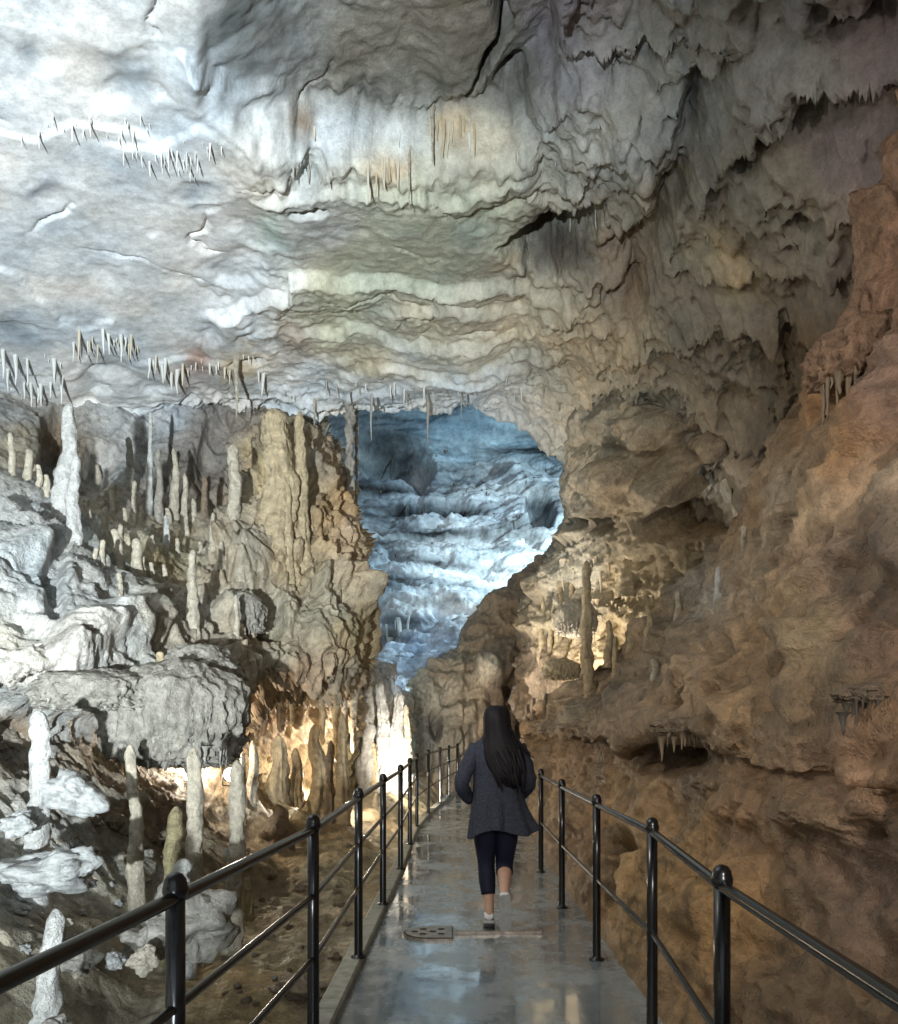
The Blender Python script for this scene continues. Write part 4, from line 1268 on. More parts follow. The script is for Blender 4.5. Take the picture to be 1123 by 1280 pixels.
# --- rust column at the right edge, and the fringed hood below it
stalagmite(1100, 430, 225, 88, M_RED, 'rust coloured pleated flowstone column at the top of the bank', [wall_r], d=hit(1095, 340, [wall_r, ceil]).y + .05, top=.6, flute=.7, seg=44, rings=50, flare=.1, name='flowstone_column', cat='column', lean=6)


def hood(px, py, d, w, hgt, mat, label, seed, ndrip, drip_len, drip_mat=None, depth=0.8, cat='flowstone'):
    """a rounded flowstone hood with a fringe of hanging drips, each drip a part"""
    c = at(px, py, d)
    rx, rz = 0.5 * w * d / FPX, 0.5 * hgt * d / FPX
    nu, nv = 130, 56
    u = np.linspace(0, 2 * math.pi, nu, endpoint=False)
    v = np.linspace(-math.pi / 2, math.pi / 2, nv)
    U, Vv = np.meshgrid(u, v, indexing='ij')
    P = np.stack([np.cos(U) * np.cos(Vv), np.sin(U) * np.cos(Vv), np.sign(np.sin(Vv)) * np.abs(np.sin(Vv)) ** 0.8], -1).reshape(-1, 3)
    fl = np.stack([P[:, 0] * 8.5, P[:, 1] * 8.5, P[:, 2] * 0.7], 1) + seed + 0.3 * fbm(P * 2, 2)[:, None]
    s = 1 + 0.16 * fbm(P * 1.2 + seed, 2) + 0.34 * (billow(fl, 3) - 0.35) * np.clip(0.9 - P[:, 2], 0.1, 2) * 0.7
    s *= 1 + 0.07 * fbm(P * 8 + seed, 4)
    q = P * s[:, None] * V(rx, rx * depth, rz)
    q[:, 2] = np.where(q[:, 2] < -0.6 * rz, -0.6 * rz + 0.45 * (q[:, 2] + 0.6 * rz), q[:, 2])
    root = mesh_obj('flowstone_shelf', q, grid_faces(nu, nv, True), mat)
    root.location = c
    tag(root, label, cat)
    pool = []
    for k in range(4):
        vs, f = speleo_arrays(1.0, 1.0, 0.18, seed * 7 + k, down=True, seg=8, rings=12, wob=.15, flare=.6, dome=.1)
        m = mesh_obj('drip', vs, f, drip_mat or {M_GREY: S_GREY, M_WHITE: S_WHITE, M_RED: S_BROWN, M_BROWN: S_BROWN, M_CREAM: S_CREAM, M_TAN: S_TAN}[mat])
        pool.append(m.data)
        bpy.data.objects.remove(m)
    rs = random.Random(seed)
    for k in range(ndrip):
        a = math.pi + math.pi * (k + 0.5 + rs.uniform(-.3, .3)) / ndrip
        o = bpy.data.objects.new('drip', rs.choice(pool))
        COL.objects.link(o)
        o.parent = root
        kx = 0.88 + rs.uniform(-.06, .04)
        o.location = (rx * kx * math.cos(a), rx * depth * kx * math.sin(a), -0.36 * rz + rs.uniform(-.05, .05))
        L = drip_len * (0.3 + 0.9 * rs.random() ** 1.8)
        ws = 0.020 * rs.uniform(.6, 1.7) * max(w, 70) / 140
        o.scale = (ws, ws, L)
    return root


hood(222, 898, 6.95, 165, 150, M_GREY, 'large grey fluted flowstone shelf with a fringe of drips above the cavity', 3, 34, 0.20, depth=1.1)
hood(248, 838, 7.6, 105, 60, M_GREY, 'smaller grey fluted shelf right above the large one', 5, 24, 0.14, depth=1.2)
hood(300, 770, 9.3, 60, 60, M_GREY, 'rounded grey fringed lobe beside the big flowstone boss', 6, 14, 0.12, depth=1.2)
hood(120, 866, 6.5, 150, 60, M_GREY, 'pale grey horizontal ledge with short drips on the left rock', 8, 26, 0.07, depth=.9)
hood(1092, 452, hit(1080, 455, [wall_r]).y + .04, 150, 100, M_RED, 'rust fringed flowstone hood beneath the pleated column', 9, 34, 0.34, depth=.8)
hood(1100, 868, hit(1095, 868, [wall_r]).y + .05, 110, 30, M_BROWN, 'dark brown hood with spiky fringe low on the bank', 10, 16, 0.16, drip_mat=S_DARK, depth=.5)
hood(862, 908, hit(862, 900, [wall_r]).y + .08, 90, 22, M_BROWN, 'brown fringed ledge over a dark hollow in the bank', 12, 22, 0.14, depth=.35)
hood(720, 775, 11.9, 50, 50, M_CREAM, 'cream fringed curtain hood beside the straight tan column', 13, 14, 0.35, depth=.9)
hood(702, 838, 11.6, 44, 30, M_TAN, 'low tan curtain hood over the hidden lamp', 14, 12, 0.25, depth=.9)

# --- stalactites: small shared meshes, each one an object
POOL = {}
for key, m in (('w', S_WHITE), ('c', S_CREAM), ('t', S_TAN), ('d', S_DARK), ('g', S_GREY)):
    POOL[key] = []
    for k in range(4):
        vs, f = speleo_arrays(1.0, 1.0, 0.16, 900 + k, down=True, seg=9, rings=18, wob=.22, flare=.35, dome=.06, power=.85)
        o = mesh_obj('stalactite', vs, f, m)
        POOL[key].append(o.data)
        bpy.data.objects.remove(o)


def stalactites(n, x0, x1, y0, y1, lmin, lmax, w, key, label, group, objs, slope=0.0, dmax=99, seed=1, dmin=0):
    rs = random.Random(seed)
    for k in range(n):
        x = x0 + (x1 - x0) * (k + rs.random()) / n
        y = y0 + (y1 - y0) * rs.random() + slope * (x - x0) + 5 * math.sin(x * 0.11 + seed)
        h = hit(x, y, objs)
        if h is None or h.y > dmax or h.y < dmin:
            continue
        o = bpy.data.objects.new('stalactite', rs.choice(POOL[rs.choice(key)]))
        COL.objects.link(o)
        e = rs.random() ** 2.2
        L = (lmin * 0.5 + (lmax - lmin * 0.5) * e) * h.y / FPX
        r = 0.5 * w * (0.55 + 0.8 * e + rs.uniform(-.1, .25)) * h.y / FPX
        o.location = h + Vector((0, 0.03, 0.10))
        o.scale = (r, r, L + 0.10)
        o.rotation_euler = (rs.uniform(-.04, .04), rs.uniform(-.04, .04), rs.uniform(0, 6))
        tag(o, label, 'stalactite', group)


CE_ = [ceil]
stalactites(26, 455, 532, 186, 200, 22, 52, 4.0, 'ttc', 'thin tan stalactite in the row under the middle roof ledge', 'tan stalactites under the middle roof ledge', CE_, seed=2)
stalactites(14, 536, 600, 136, 150, 28, 56, 5.0, 'tc', 'tan stalactite hanging from the edge of the recessed roof slab', 'stalactites at the recessed slab', CE_, seed=3)
stalactites(24, 330, 640, 140, 165, 8, 26, 4.0, 'wcg', 'short pale stalactite on the stepped roof face below the slab', 'short stalactites on the stepped roof face', CE_, seed=4)
stalactites(26, 20, 190, 142, 166, 6, 26, 3.2, 'w', 'white stalactite in the upper fringe on the bright roof', 'upper white fringe on the bright roof', CE_, seed=5)
stalactites(26, 140, 280, 170, 196, 5, 24, 3.0, 'w', 'thin white stalactite in the middle fringe on the bright roof', 'middle white fringe on the bright roof', CE_, seed=6)
stalactites(14, 200, 250, 185, 215, 14, 30, 3.0, 'w', 'thin white stalactite beside the grey roof pocket', 'white stalactites beside the grey roof pocket', CE_, seed=7)
stalactites(22, 90, 172, 406, 432, 12, 48, 4.5, 'wc', 'white stalactite in the thick fringe above the left terrace', 'thick fringe above the left terrace', CE_ + WL, seed=8)
stalactites(30, 184, 330, 446, 462, 12, 34, 5.0, 'wwc', 'pale stalactite along the roof edge over the dark niche', 'stalactites along the roof edge over the niche', CE_ + WL, seed=9)
stalactites(22, -10, 80, 440, 500, 8, 42, 5.0, 'w', 'white stalactite hanging at the far left over the terrace', 'stalactites at the far left over the terrace', CE_ + WL, seed=10)
stalactites(40, 330, 690, 474, 494, 5, 20, 3.0, 'wwg', 'short stalactite along the roof lip in front of the hall', 'short stalactites along the roof lip', CE_, seed=11, dmax=16)
stalactites(9, 430, 600, 488, 494, 24, 62, 3.4, 'gd', 'long dark stalactite hanging from the roof lip across the hall', 'long dark stalactites across the hall', CE_, seed=12, dmax=16)
stalactites(12, 640, 748, 296, 300, 8, 18, 3.0, 'wc', 'tiny stalactite on the rim of the dark roof hollow', 'tiny stalactites on the rim of the roof hollow', CE_, slope=-0.33, seed=13)
stalactites(10, 365, 420, 200, 215, 10, 28, 5.0, 'g', 'grey stalactite by the dark roof niche', 'grey stalactites by the dark roof niche', CE_, seed=14)
stalactites(8, 640, 700, 190, 215, 8, 20, 4.0, 'wc', 'pale stalactite under the right end of the roof step', 'stalactites under the right end of the roof step', CE_, seed=15)
stalactites(16, 700, 790, 705, 720, 10, 34, 5.0, 'tc', 'tan drip on the upper step of the lit curtains', 'drips on the upper step of the curtains', [wall_b], seed=16)
stalactites(16, 740, 830, 750, 765, 10, 28, 5.0, 't', 'tan drip on the lower step of the lit curtains', 'drips on the lower step of the curtains', [wall_b], seed=17)
stalactites(14, 452, 520, 770, 800, 20, 50, 5.0, 'w', 'white drip in front of the far hall beside the white columns', 'white drips beside the far hall', [hall], seed=18)
stalactites(26, 465, 690, 560, 720, 14, 36, 3.0, 'd', 'dark spindly formation on the hall wall', 'dark spindles on the hall wall', [hall], seed=19)
# the single long ones
for (x, y0, y1, w, m, lab) in ((296, 448, 522, 7, M_CREAM, 'longest cream stalactite hanging in front of the dark niche'), (393, 500, 532, 4, M_CREAM, 'cream stalactite reaching for the boss beside the two columns'),
                               (512, 190, 264, 4, M_CREAM, 'longest thin stalactite of the middle roof ledge'), (541, 132, 206, 6, M_CREAM, 'pale carrot-shaped stalactite at the left end of the slab edge')):
    h = hit(x, y0, CE_)
    SEED[0] += 1
    vs, f = speleo_arrays((y1 - y0) * h.y / FPX + .05, .5 * w * h.y / FPX, .12 * w * h.y / FPX, SEED[0], down=True, wob=.2)
    o = mesh_obj('stalactite', vs, f, m)
    o.location = h + Vector((0, 0, .05))
    tag(o, lab, 'stalactite')
for (x, y0, y1, w, d, lab) in ((437, 500, 690, 9, 13.3, 'knobbly grey column strung from the roof lip at the boss edge'), (446, 500, 640, 4, 14.0, 'thread-thin pale stalactite column beside the knobbly one')):
    b = at(x, y0, d)
    SEED[0] += 1
    vs, f = speleo_arrays((y1 - y0) * d / FPX, .6 * w * d / FPX, .4 * w * d / FPX, SEED[0], down=True, wob=.35, stack=.3, rings=60)
    o = mesh_obj('dripstone_column', vs, f, M_GREY)
    o.location = b
    tag(o, lab, 'column')

# --- loose stones on the left bank
ROCKS = []
for k in range(7):
    nu, nv = 44, 26
    u = np.linspace(0, 2 * math.pi, nu, endpoint=False)
    v = np.linspace(-math.pi / 2, math.pi / 2, nv)
    U, W_ = np.meshgrid(u, v, indexing='ij')
    P = np.stack([np.cos(U) * np.cos(W_), np.sin(U) * np.cos(W_), np.sin(W_)], -1).reshape(-1, 3)
    c1, c2 = worley(P * 0.9 + 13 * k)
    s = 1 + 0.45 * fbm(P * 1.2 + 5 * k, 3) + 0.5 * (0.5 - c1) + 0.10 * (ridged(P * 2.2 + k, 4) - 1) + 0.06 * fbm(P * 6 + k, 3)
    ROCKS.append((P * s[:, None], grid_faces(nu, nv, True)))
RM = {}


def stone(px, py, w, key, mat, label, group, d=None, flat=0.7):
    h = hit(px, py, GR1) if d is None else Vector(at(px, py, d))
    if h is None:
        return
    kk = (key, mat.name)
    if kk not in RM:
        o = mesh_obj('rock', ROCKS[key][0], ROCKS[key][1], mat)
        RM[kk] = o.data
    else:
        o = bpy.data.objects.new('rock', RM[kk])
        COL.objects.link(o)
    r = 0.5 * w * h.y / FPX
    o.location = h + Vector((0, 0, r * flat * 0.35))
    o.scale = (r, r * random.uniform(.8, 1.1), r * flat)
    o.rotation_euler = (random.uniform(-.3, .3), random.uniform(-.3, .3), random.uniform(0, 6))
    tag(o, label, 'rock', group)


stone(232, 1170, 110, 0, R_GREY, 'large rounded grey boulder directly behind the near railing post', None, d=4.6, flat=.8)
stone(180, 1205, 34, 1, R_CREAM, 'round cream cobble beside the large grey boulder', None, d=4.1, flat=.9)
stone(145, 1205, 26, 2, R_WHITE, 'smaller pale cobble next to the round cream one', None, d=4.1, flat=.8)
stone(100, 1205, 44, 3, R_GREY, 'grey flattish rock between the white stalagmite and the cobbles', None, d=4.1)
stone(178, 1182, 52, 4, R_GREY, 'grey rock with pale top leaning on the big boulder', None, d=4.4)
stone(70, 1290, 40, 5, R_GREY, 'pale rock at the foot of the white knobbly stalagmite', None, d=3.5)
stone(143, 1030, 24, 1, R_CREAM, 'egg-shaped cream lump at the foot of the shadowed wall', None)
stone(163, 1040, 30, 0, R_CREAM, 'cream lump with a flat top beside the egg-shaped one', None)
stone(92, 1000, 80, 2, R_WHITE, 'curled white calcite block under the left ledge', None, d=5.3, flat=.6)
stone(60, 1100, 110, 3, R_WHITE, 'biggest white calcite slab low on the left bank', None, d=4.9, flat=.45)
stone(90, 1085, 60, 5, R_WHITE, 'angular white block lying on the white calcite slab', None, d=4.8, flat=.6)
stone(25, 1035, 40, 6, R_WHITE, 'white block at the far left beside the stacked stalagmite', None, d=5.0)
rs = random.Random(4)
for k in range(46):
    x, y = rs.uniform(5, 240), rs.uniform(1010, 1230)
    stone(x, y, rs.uniform(6, 17), rs.randrange(7), rs.choice([R_WHITE, R_GREY, R_CREAM, R_BROWN]), 'small loose stone scattered on the left bank', 'loose stones on the left bank')
for k in range(40):
    x, y = rs.uniform(270, 445), rs.uniform(1040, 1270)
    stone(x, y, rs.uniform(6, 16), rs.randrange(7), rs.choice([R_BROWN, R_GREY, R_BROWN, R_BROWN]), 'small brown stone on the clay floor beside the railing', 'stones on the clay floor')
stone(375, 1240, 66, 3, R_BROWN, 'flat brown rock half buried in the floor by the second post', None, flat=.35)


# ------------------------------------------------------------------ lamps that show in the picture
def flood(loc, aim, mat, label, s=0.10):
    root = empty('floodlight', loc)
    tag(root, label, 'lamp')
    q = (Vector(aim) - Vector(loc)).to_track_quat('Y', 'Z')
    root.rotation_mode = 'QUATERNION'
    root.rotation_quaternion = q
    vs, fs = lathe_arrays([(s * .55, -s * 1.1), (s * .8, -s), (s, -s * .2), (s * 1.05, 0), (s * .95, 0.004), (s * .94, -s * .1)], 18)
    vs = np.stack([vs[:, 0], vs[:, 2], -vs[:, 1]], 1)
    mesh_obj('housing', vs, fs, M_HOUSE, root)
    vs, fs = lathe_arrays([(s * .93, -0.012), (s * .9, -0.006), (s * .5, 0.0), (0.001, 0.003)], 18)
    vs = np.stack([vs[:, 0], vs[:, 2], -vs[:, 1]], 1)
    mesh_obj('lens', vs, fs, mat, root)
    vs, fs = tube_arrays([(-s * 1.12, -s * .4, 0), (-s * 1.12, -s * .4, -s * 1.4), (0, -s * .4, -s * 1.5), (s * 1.12, -s * .4, -s * 1.4), (s * 1.12, -s * .4, 0)], s * .09, 8)
    mesh_obj('bracket', vs, fs, M_HOUSE, root)
    return root


flood(at(238, 978, 9.6), (-1.2, 5, 1.3), M_LENS_W, 'glaring floodlight behind the tall cream stalagmites under the shelf', 0.12)
flood(at(289, 968, 9.9), (-2.2, 6, 1.4), M_LENS_W, 'glaring floodlight beside the cone-footed cream stalagmite', 0.09)

# ------------------------------------------------------------------ drain in the path
dr = empty('drain_cover', (-0.145, 5.98, 0.004))
tag(dr, 'D-shaped metal drain cover with slots let into the wet path', 'drain cover')
R0 = 0.19
arc = [(-R0 * math.cos(a) * 1.0 + 0.0, R0 * math.sin(a)) for a in np.linspace(-math.pi / 2, math.pi / 2, 20)]


def dplate(name, k, x1, z0, z1, mat, parent):
    pts = [(x * k, y * k) for x, y in arc] + [(x1, R0 * k), (x1, -R0 * k)]
    n = len(pts)
    vs = [(x, y, z0) for x, y in pts] + [(x, y, z1) for x, y in pts]
    fs = [[i, (i + 1) % n, n + (i + 1) % n, n + i] for i in range(n)] + [list(range(n, 2 * n))[::-1]]
    return mesh_obj(name, vs, fs, mat, parent, smooth=False)


dplate('frame', 1.0, 0.18, -0.01, 0.010, M_STEEL, dr)
dplate('gap', 0.93, 0.172, -0.01, 0.012, M_HOLE, dr)
pl_ = dplate('plate', 0.87, 0.165, -0.01, 0.016, M_STEEL, dr)
for (x, y) in ((-0.10, 0.0), (-0.04, 0.07), (-0.04, -0.07), (0.03, 0.0), (0.09, 0.07), (0.09, -0.07)):
    mesh_obj('slot', [(x - .022, y - .02, .018), (x + .022, y - .02, .018), (x + .022, y + .02, .018), (x - .022, y + .02, .018)], [[0, 1, 2, 3]], M_HOLE, pl_, smooth=False)
vs = [(0.045, 5.965, 0.0), (0.66, 5.975, 0.0), (0.66, 6.03, 0.0), (0.045, 6.02, 0.0)]  # thin pale metal strip laid across the path from the cover
vs = vs + [(x, y, 0.022) for x, y, z in vs]
tag(mesh_obj('path_strip', vs, [[4, 5, 6, 7], [0, 1, 5, 4], [1, 2, 6, 5], [2, 3, 7, 6], [3, 0, 4, 7]], M_STEEL, smooth=False), 'narrow pale metal strip running across the path from the drain cover', 'drain strip')


# ------------------------------------------------------------------ the woman walking away
M_SKIN = simple_mat('skin', (0.56, 0.34, 0.24), rough=0.5, noise=0.08)
M_COAT = simple_mat('grey_wool_coat', (0.044, 0.049, 0.068), rough=0.9, spec=0.2, noise=0.35, scale=60, bump=0.5)
M_LEG = simple_mat('navy_leggings', (0.010, 0.012, 0.030), rough=0.7, spec=0.3, noise=0.15, scale=50)
M_SHOE = simple_mat('white_shoe', (0.78, 0.78, 0.78), rough=0.6, noise=0.12)
M_SOLE = simple_mat('shoe_sole', (0.42, 0.42, 0.41), rough=0.7, noise=0.2)


def hair_mat():
    m, nt, b = new_mat('dark_hair')
    L = nt.links.new
    tc = N(nt, 'ShaderNodeTexCoord')
    mp = N(nt, 'ShaderNodeMapping')
    mp.inputs['Scale'].default_value = (160, 160, 6)
    L(tc.outputs['Object'], mp.inputs['Vector'])
    n = N(nt, 'ShaderNodeTexNoise', Scale=1.0, Detail=3.0)
    L(mp.outputs[0], n.inputs['Vector'])
    cr = N(nt, 'ShaderNodeValToRGB')
    cr.color_ramp.elements[0].color = (0.004, 0.003, 0.004, 1)
    cr.color_ramp.elements[1].color = (0.014, 0.010, 0.013, 1)
    L(n.outputs['Fac'], cr.inputs['Fac'])
    L(cr.outputs['Color'], b.inputs['Base Color'])
    b.inputs['Roughness'].default_value = 0.6
    b.inputs['Specular IOR Level'].default_value = 0.25
    bp = N(nt, 'ShaderNodeBump', Strength=0.5, Distance=0.004)
    L(n.outputs['Fac'], bp.inputs['Height'])
    L(bp.outputs[0], b.inputs['Normal'])
    return m


M_HAIR = hair_mat()
woman = empty('person', (0.345, 6.05, 0.0))
tag(woman, 'person walking away on the path in a dark coat, navy leggings and white shoes', 'person')


def join(parts):
    V_, F_ = [], []
    off = 0
    for vs, fs in parts:
        V_.append(np.asarray(vs, float))
        F_ += [[i + off for i in f] for f in (fs.tolist() if isinstance(fs, np.ndarray) else fs)]
        off += len(vs)
    return np.concatenate(V_), F_


def ellipsoid(c, r, n=16, m=10):
    u = np.linspace(0, 2 * math.pi, n, endpoint=False)
    v = np.linspace(-math.pi / 2 + 0.02, math.pi / 2 - 0.02, m)
    U, W_ = np.meshgrid(u, v, indexing='ij')
    P = np.stack([np.cos(U) * np.cos(W_) * r[0] + c[0], np.sin(U) * np.cos(W_) * r[1] + c[1], np.sin(W_) * r[2] + c[2]], -1).reshape(-1, 3)
    f = grid_faces(n, m, True).tolist()
    f.append([i * m for i in range(n)][::-1])
    f.append([i * m + m - 1 for i in range(n)])
    return P, f


def smooth_path(pts, radii, n):
    P = np.array([list(p) + [r] for p, r in zip(pts, radii)], float)
    Q = catmull(P[:, None, :], n, 0)[:, 0, :]
    return Q[:, :3], list(Q[:, 3])


LEGL = [(-.075, .0, .88), (-.08, .03, .68), (-.075, .055, .50), (-.068, .03, .36), (-.058, -.005, .22), (-.055, -.015, .13)]
LEGLr = [.088, .078, .055, .052, .037, .036]
LEGR = [(.07, .0, .88), (.068, .03, .68), (.058, .05, .50), (.052, -.05, .43), (.046, -.15, .36), (.042, -.21, .31)]
LEGRr = [.088, .078, .056, .052, .038, .035]
ARML = [(-.14, 0, 1.335), (-.19, -.03, 1.24), (-.252, -.06, 1.09), (-.235, .03, 1.01), (-.195, .12, .95)]
ARMR = [(.15, 0, 1.335), (.19, -.02, 1.24), (.225, -.03, 1.09), (.215, .06, 1.03), (.19, .15, .98)]
ARMr = [.048, .044, .038, .034, .025]
body = []
for pts, rad in ((LEGL, LEGLr), (LEGR, LEGRr), (ARML, ARMr), (ARMR, ARMr)):
    p_, r_ = smooth_path(pts, rad, 22)
    body.append(tube_arrays(p_, r_, 14))
body.append(tube_arrays(*smooth_path([(0, 0, .82), (0, 0, .92), (0, .01, 1.06), (0, 0, 1.22), (0, -.005, 1.34), (0, 0, 1.39)], [.13, .15, .115, .135, .13, .06], 20), 18, flat=(1, .68)))
body.append(tube_arrays([(0, -.01, 1.34), (0, 0, 1.42), (0, .015, 1.48)], [.056, .05, .05], 14))
body.append(ellipsoid((0, .015, 1.525), (.074, .094, .103)))
body.append(ellipsoid((0, .055, 1.475), (.05, .05, .05)))
body.append(tube_arrays([(0, .10, 1.545), (0, .125, 1.515), (0, .105, 1.505)], [.009, .014, .012], 8))
body.append(tube_arrays([(-.03, .095, 1.553), (.03, .095, 1.553)], [.011, .011], 8))
body.append(tube_arrays([(-.022, .098, 1.472), (0, .106, 1.472), (.022, .098, 1.472)], [.007, .010, .007], 8))
for s in (-1, 1):
    body.append(ellipsoid((s * .077, .01, 1.52), (.012, .022, .03), 10, 8))
for pts, rad in ((LEGL, .032), (LEGR, .032)):
    e = V(*pts[-1])
    dirn = V(0, .9, -.45) if pts is LEGL else V(0, .12, -1.0)
    dirn /= np.linalg.norm(dirn)
    body.append(tube_arrays([e, e + dirn * .06 + V(0, 0, -.02), e + dirn * .17 + V(0, 0, -.02)], [.034, .032, .02], 12))
for s, arm in ((-1, ARML), (1, ARMR)):
    w_ = V(*arm[-1])
    fwd = w_ - V(*arm[-2])
    fwd /= np.linalg.norm(fwd)
    side = V(0, 0, 1) - fwd * fwd[2]
    side /= np.linalg.norm(side)
    inn = np.cross(fwd, side)
    inn *= -np.sign(inn[0]) * s
    body.append(tube_arrays([w_ - fwd * .01, w_ + fwd * .03, w_ + fwd * .075, w_ + fwd * .09], [.026, .036, .04, .03], 12))
    for k, L_ in enumerate((.062, .072, .068, .052)):
        b0 = w_ + fwd * .08 + side * (.027 - .018 * k)
        body.append(tube_arrays([b0, b0 + fwd * L_ * .5, b0 + fwd * L_ * .8 + inn * .016, b0 + fwd * L_ * .9 + inn * .036], [.0098, .0092, .0085, .007], 8))
    b0 = w_ + fwd * .03 + side * .03
    body.append(tube_arrays([b0, b0 + fwd * .025 + side * .018 + inn * .008, b0 + fwd * .052 + side * .02 + inn * .018], [.012, .0105, .0085], 8))
bv, bf = join(body)
bo = mesh_obj('body', bv, bf, M_SKIN)
md = bo.modifiers.new('r', 'REMESH')
md.mode = 'VOXEL'
md.voxel_size = 0.0062
ms = bo.modifiers.new('s', 'SMOOTH')
ms.iterations = 2
me2 = bpy.data.meshes.new_from_object(bo.evaluated_get(bpy.context.evaluated_depsgraph_get()))
bo.modifiers.clear()
bo.data = me2
me2.polygons.foreach_set('use_smooth', np.ones(len(me2.polygons), bool))
bo.parent = woman

# leggings
lg = []
p_, r_ = smooth_path(LEGL, [r + .008 for r in LEGLr], 30)
k = int(np.argmax(p_[:, 2] < .29))
lg.append(tube_arrays(p_[:k + 1], r_[:k + 1], 18))
p_, r_ = smooth_path(LEGR, [r + .008 for r in LEGRr], 30)
k = int(np.argmax(p_[:, 2] < .44))
lg.append(tube_arrays(p_[:k + 1], r_[:k + 1], 18))
lg.append(tube_arrays([(0, 0, .80), (0, 0, .90), (0, .005, 1.0)], [.145, .163, .135], 20, flat=(1, .70)))
mesh_obj('leggings', *join(lg), M_LEG, woman)

# coat: torso with folds flaring to a blown hem, sleeves, collar
prof = [(1.435, 0, -.005, .062, .056), (1.42, 0, -.008, .075, .065), (1.39, 0, -.01, .115, .078), (1.355, 0, -.01, .165, .092), (1.30, 0, -.01, .188, .105), (1.20, 0, -.01, .182, .118), (1.10, 0, -.008, .172, .12), (1.00, .0, -.01, .175, .128), (.92, .005, -.012, .190, .14), (.84, .012, -.015, .210, .155), (.78, .02, -.02, .226, .168), (.735, .025, -.022, .238, .178), (.728, .025, -.022, .232, .172), (.75, .024, -.02, .222, .162), (.85, .012, -.015, .198, .143)]
pr = catmull(np.array(prof)[:, None, :], 64, 0)[:, 0, :]
seg = 72
th = np.arange(seg) * 2 * math.pi / seg
cvs = []
for (z, cx_, cy_, rx, ry) in pr:
    g = np.clip((1.15 - z) / .42, 0, 1)
    fold = 1 + g * (.055 * np.sin(5 * th + .6) + .035 * np.sin(9 * th + 2 + 2 * z) + .02 * np.sin(14 * th)) + .012 * np.sin(7 * th + 14 * z) + (1 - g) * .015 * np.sin(3 * th + 22 * z)
    blow = 1 + g * .2 * np.exp(-((th - 5.9) / .5) ** 2) + g * .1 * np.exp(-((th + .38) / .5) ** 2)
    zz = z + g * g * .030 * np.sin(3 * th + .8) * (1 if z < 1 else 0) + g * g * .022 * np.cos(th)
    cvs.append(np.stack([cx_ + rx * fold * blow * np.cos(th), cy_ + ry * fold * blow * np.sin(th), zz], 1))
cvs = np.concatenate(cvs)
i = np.arange(len(pr) - 1)[:, None]
j = np.arange(seg)[None, :]
cf = np.stack([i * seg + j, i * seg + (j + 1) % seg, (i + 1) * seg + (j + 1) % seg, (i + 1) * seg + j], -1).reshape(-1, 4)[:, ::-1]
parts = [(cvs, cf.copy())]
for arm in (ARML, ARMR):
    p_, r_ = smooth_path(arm, [.058, .058, .055, .051, .045], 24)
    r_ = [r * (1 + .05 * math.sin(k * 1.9) + .04 * math.sin(k * 3.1)) for k, r in enumerate(r_)]
    parts.append(tube_arrays(p_, r_, 18))
coat = mesh_obj('coat', *join(parts), M_COAT, woman)
vs, fs = tube_arrays([(-.10, .06, 1.385), (-.075, -.03, 1.425), (0, -.068, 1.432), (.075, -.03, 1.425), (.10, .06, 1.385)], [.016, .026, .03, .026, .016], 10)
mesh_obj('collar', vs, fs, M_COAT, coat)
vs, fs = tube_arrays([(-.012 + .02, -.165, 1.0), (.012, -.17, .93), (.02, -.19, .84), (.02, -.21, .76)], [.004, .005, .006, .006], 8)
mesh_obj('back_seam', vs, fs, M_COAT, coat)

# hair: a long mass swung to the right with loose strands
hp = [(0, .02, 1.633, .012, .014), (0, .015, 1.628, .048, .055), (0, .01, 1.612, .074, .086), (0, .002, 1.58, .091, .106), (.0, -.005, 1.535, .099, .115), (.003, -.014, 1.48, .101, .108), (.012, -.035, 1.42, .110, .090), (.026, -.065, 1.35, .130, .070), (.044, -.088, 1.27, .145, .062), (.060, -.104, 1.19, .138, .057), (.080, -.112, 1.12, .108, .050), (.100, -.112, 1.07, .066, .036), (.104, -.108, 1.045, .022, .018)]
hr = catmull(np.array(hp)[:, None, :], 60, 0)[:, 0, :]
seg = 64
th = np.arange(seg) * 2 * math.pi / seg
hv = []
for k, (z, ) in enumerate(hr[:, 2:3]):
    cx_, cy_, _, rx, ry = hr[k]
    a = np.stack([np.cos(th) * 5, np.sin(th) * 5, np.full(seg, z * 1.6)], 1)
    f_ = 1 + (.05 + .10 * max(0, 1.45 - z)) * fbm(a, 3)
    ragged = 0.05 * fbm(a * 1.4 + 4, 2) * sm(1.25, 1.05, np.full(seg, z))
    hv.append(np.stack([cx_ + rx * f_ * np.cos(th), cy_ + ry * f_ * np.sin(th), z + ragged], 1))
hv = np.concatenate(hv)
i = np.arange(len(hr) - 1)[:, None]
j = np.arange(seg)[None, :]
hf = np.stack([i * seg + j, i * seg + (j + 1) % seg, (i + 1) * seg + (j + 1) % seg, (i + 1) * seg + j], -1).reshape(-1, 4)[:, ::-1].copy()
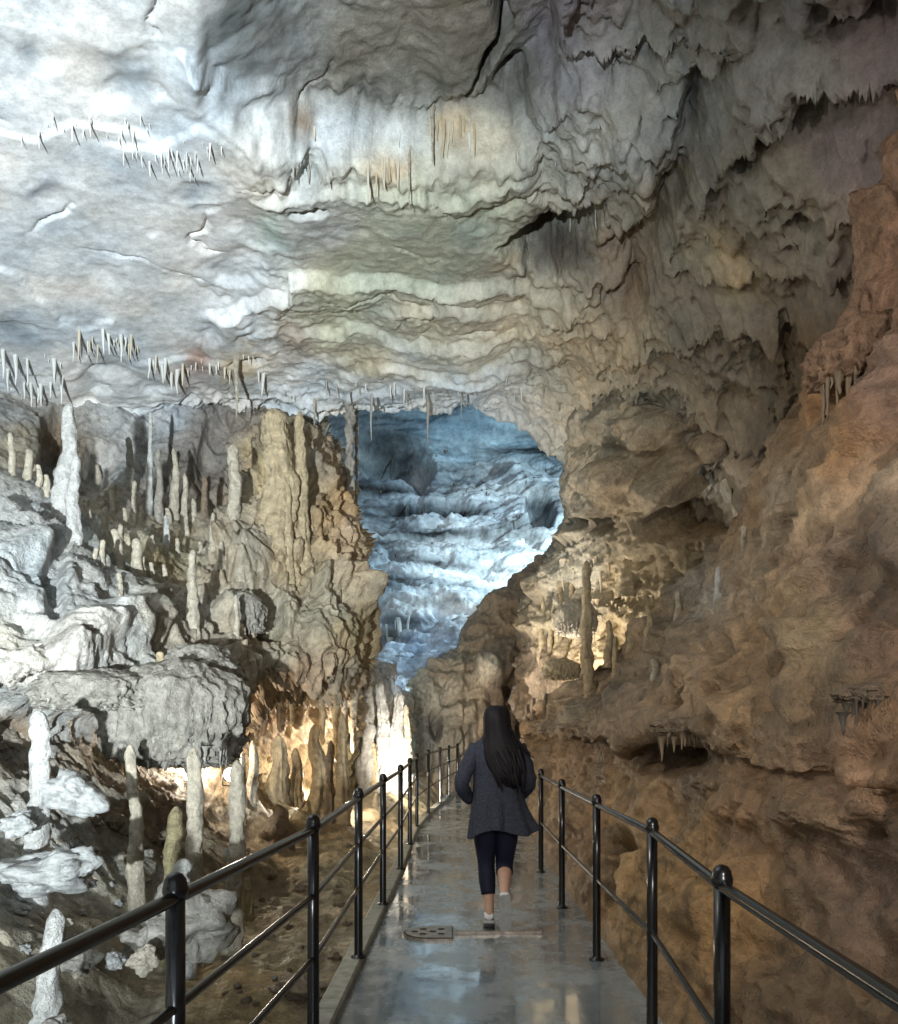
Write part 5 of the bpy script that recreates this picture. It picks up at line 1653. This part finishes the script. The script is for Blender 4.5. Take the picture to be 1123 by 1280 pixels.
# keep the face clear: hair rings are cut open in front below the hairline
cen = hv[hf].mean(1)
keep = ~((cen[:, 1] > 0.055) & (cen[:, 2] < 1.575))
hair = mesh_obj('hair', hv, hf[keep], M_HAIR, woman)
rs = random.Random(19)
for k in range(22):
    a0 = math.pi + math.pi * (k + .5) / 22
    zz = rs.uniform(1.20, 1.34)
    s0 = V(.045 + .125 * math.cos(a0), -.088 + .058 * math.sin(a0), zz)
    e0 = V(.100 + .085 * math.cos(a0) + rs.uniform(-.02, .03), -.118 + .03 * math.sin(a0), 1.0 + rs.uniform(.0, .14))
    m0 = (s0 + e0) / 2 + V(.012, -.012, 0)
    p_, r_ = smooth_path([s0, m0, e0], [.012, .016, .0015], 12)
    mesh_obj('hair_lock', *tube_arrays(p_, r_, 8), M_HAIR, hair)
rs = random.Random(9)
for k in range(26):
    a0 = rs.uniform(-.2, 1.0)
    s0 = V(.085 + rs.uniform(-.01, .02), -.06 + rs.uniform(-.03, .03), 1.43 + rs.uniform(-.06, .06))
    e0 = s0 + V(rs.uniform(.05, .17), rs.uniform(-.04, .02), -rs.uniform(.10, .22))
    mp_ = (s0 + e0) / 2 + V(-.008, 0, -.012)
    p_, r_ = smooth_path([s0, mp_, e0], [.007, .005, .0012], 9)
    mesh_obj('hair_strand', *tube_arrays(p_, r_, 6), M_HAIR, hair)


def shoe(loc, pitch, parent):
    prof = [(-.125, .024, .030, .052), (-.115, .034, .040, .062), (-.07, .036, .042, .070), (-.02, .036, .043, .062), (.03, .040, .040, .046), (.08, .042, .034, .034), (.115, .032, .028, .028), (.130, .014, .02, .022)]
    vs, fs = [], []
    n = 16
    for (y, rx, rz, zc) in prof:
        for k in range(n):
            a = 2 * math.pi * k / n
            z = zc + rz * math.sin(a)
            vs.append((rx * math.cos(a) * (1.08 if math.sin(a) < 0 else 1), y, max(z, .012)))
    for i in range(len(prof) - 1):
        for k in range(n):
            k2 = (k + 1) % n
            fs.append([i * n + k, (i + 1) * n + k, (i + 1) * n + k2, i * n + k2])
    fs.append([k for k in range(n)])
    fs.append([(len(prof) - 1) * n + k for k in range(n)][::-1])
    o = mesh_obj('shoe', vs, fs, M_SHOE, parent)
    sp = [(x * 1.0, y) for (y, x) in [(-.128, .018), (-.118, .036), (-.06, .041), (.0, .040), (.05, .045), (.09, .046), (.122, .032), (.136, .012)]]
    ring = [(x, y) for x, y in sp] + [(-x, y) for x, y in sp[::-1]]
    m = len(ring)
    sv = [(x, y, 0.0) for x, y in ring] + [(x, y, .020) for x, y in ring]
    sf = [[a, (a + 1) % m, m + (a + 1) % m, m + a] for a in range(m)] + [list(range(m))[::-1], list(range(m, 2 * m))]
    mesh_obj('sole', sv, sf, M_SOLE, o, smooth=False)
    o.location = loc
    o.rotation_euler = (pitch, 0, random.uniform(-.08, .08))
    return o


shoe((-.055, .05, .035), math.radians(-20), woman)
shoe((.040, -.268, .195), math.radians(-78), woman)
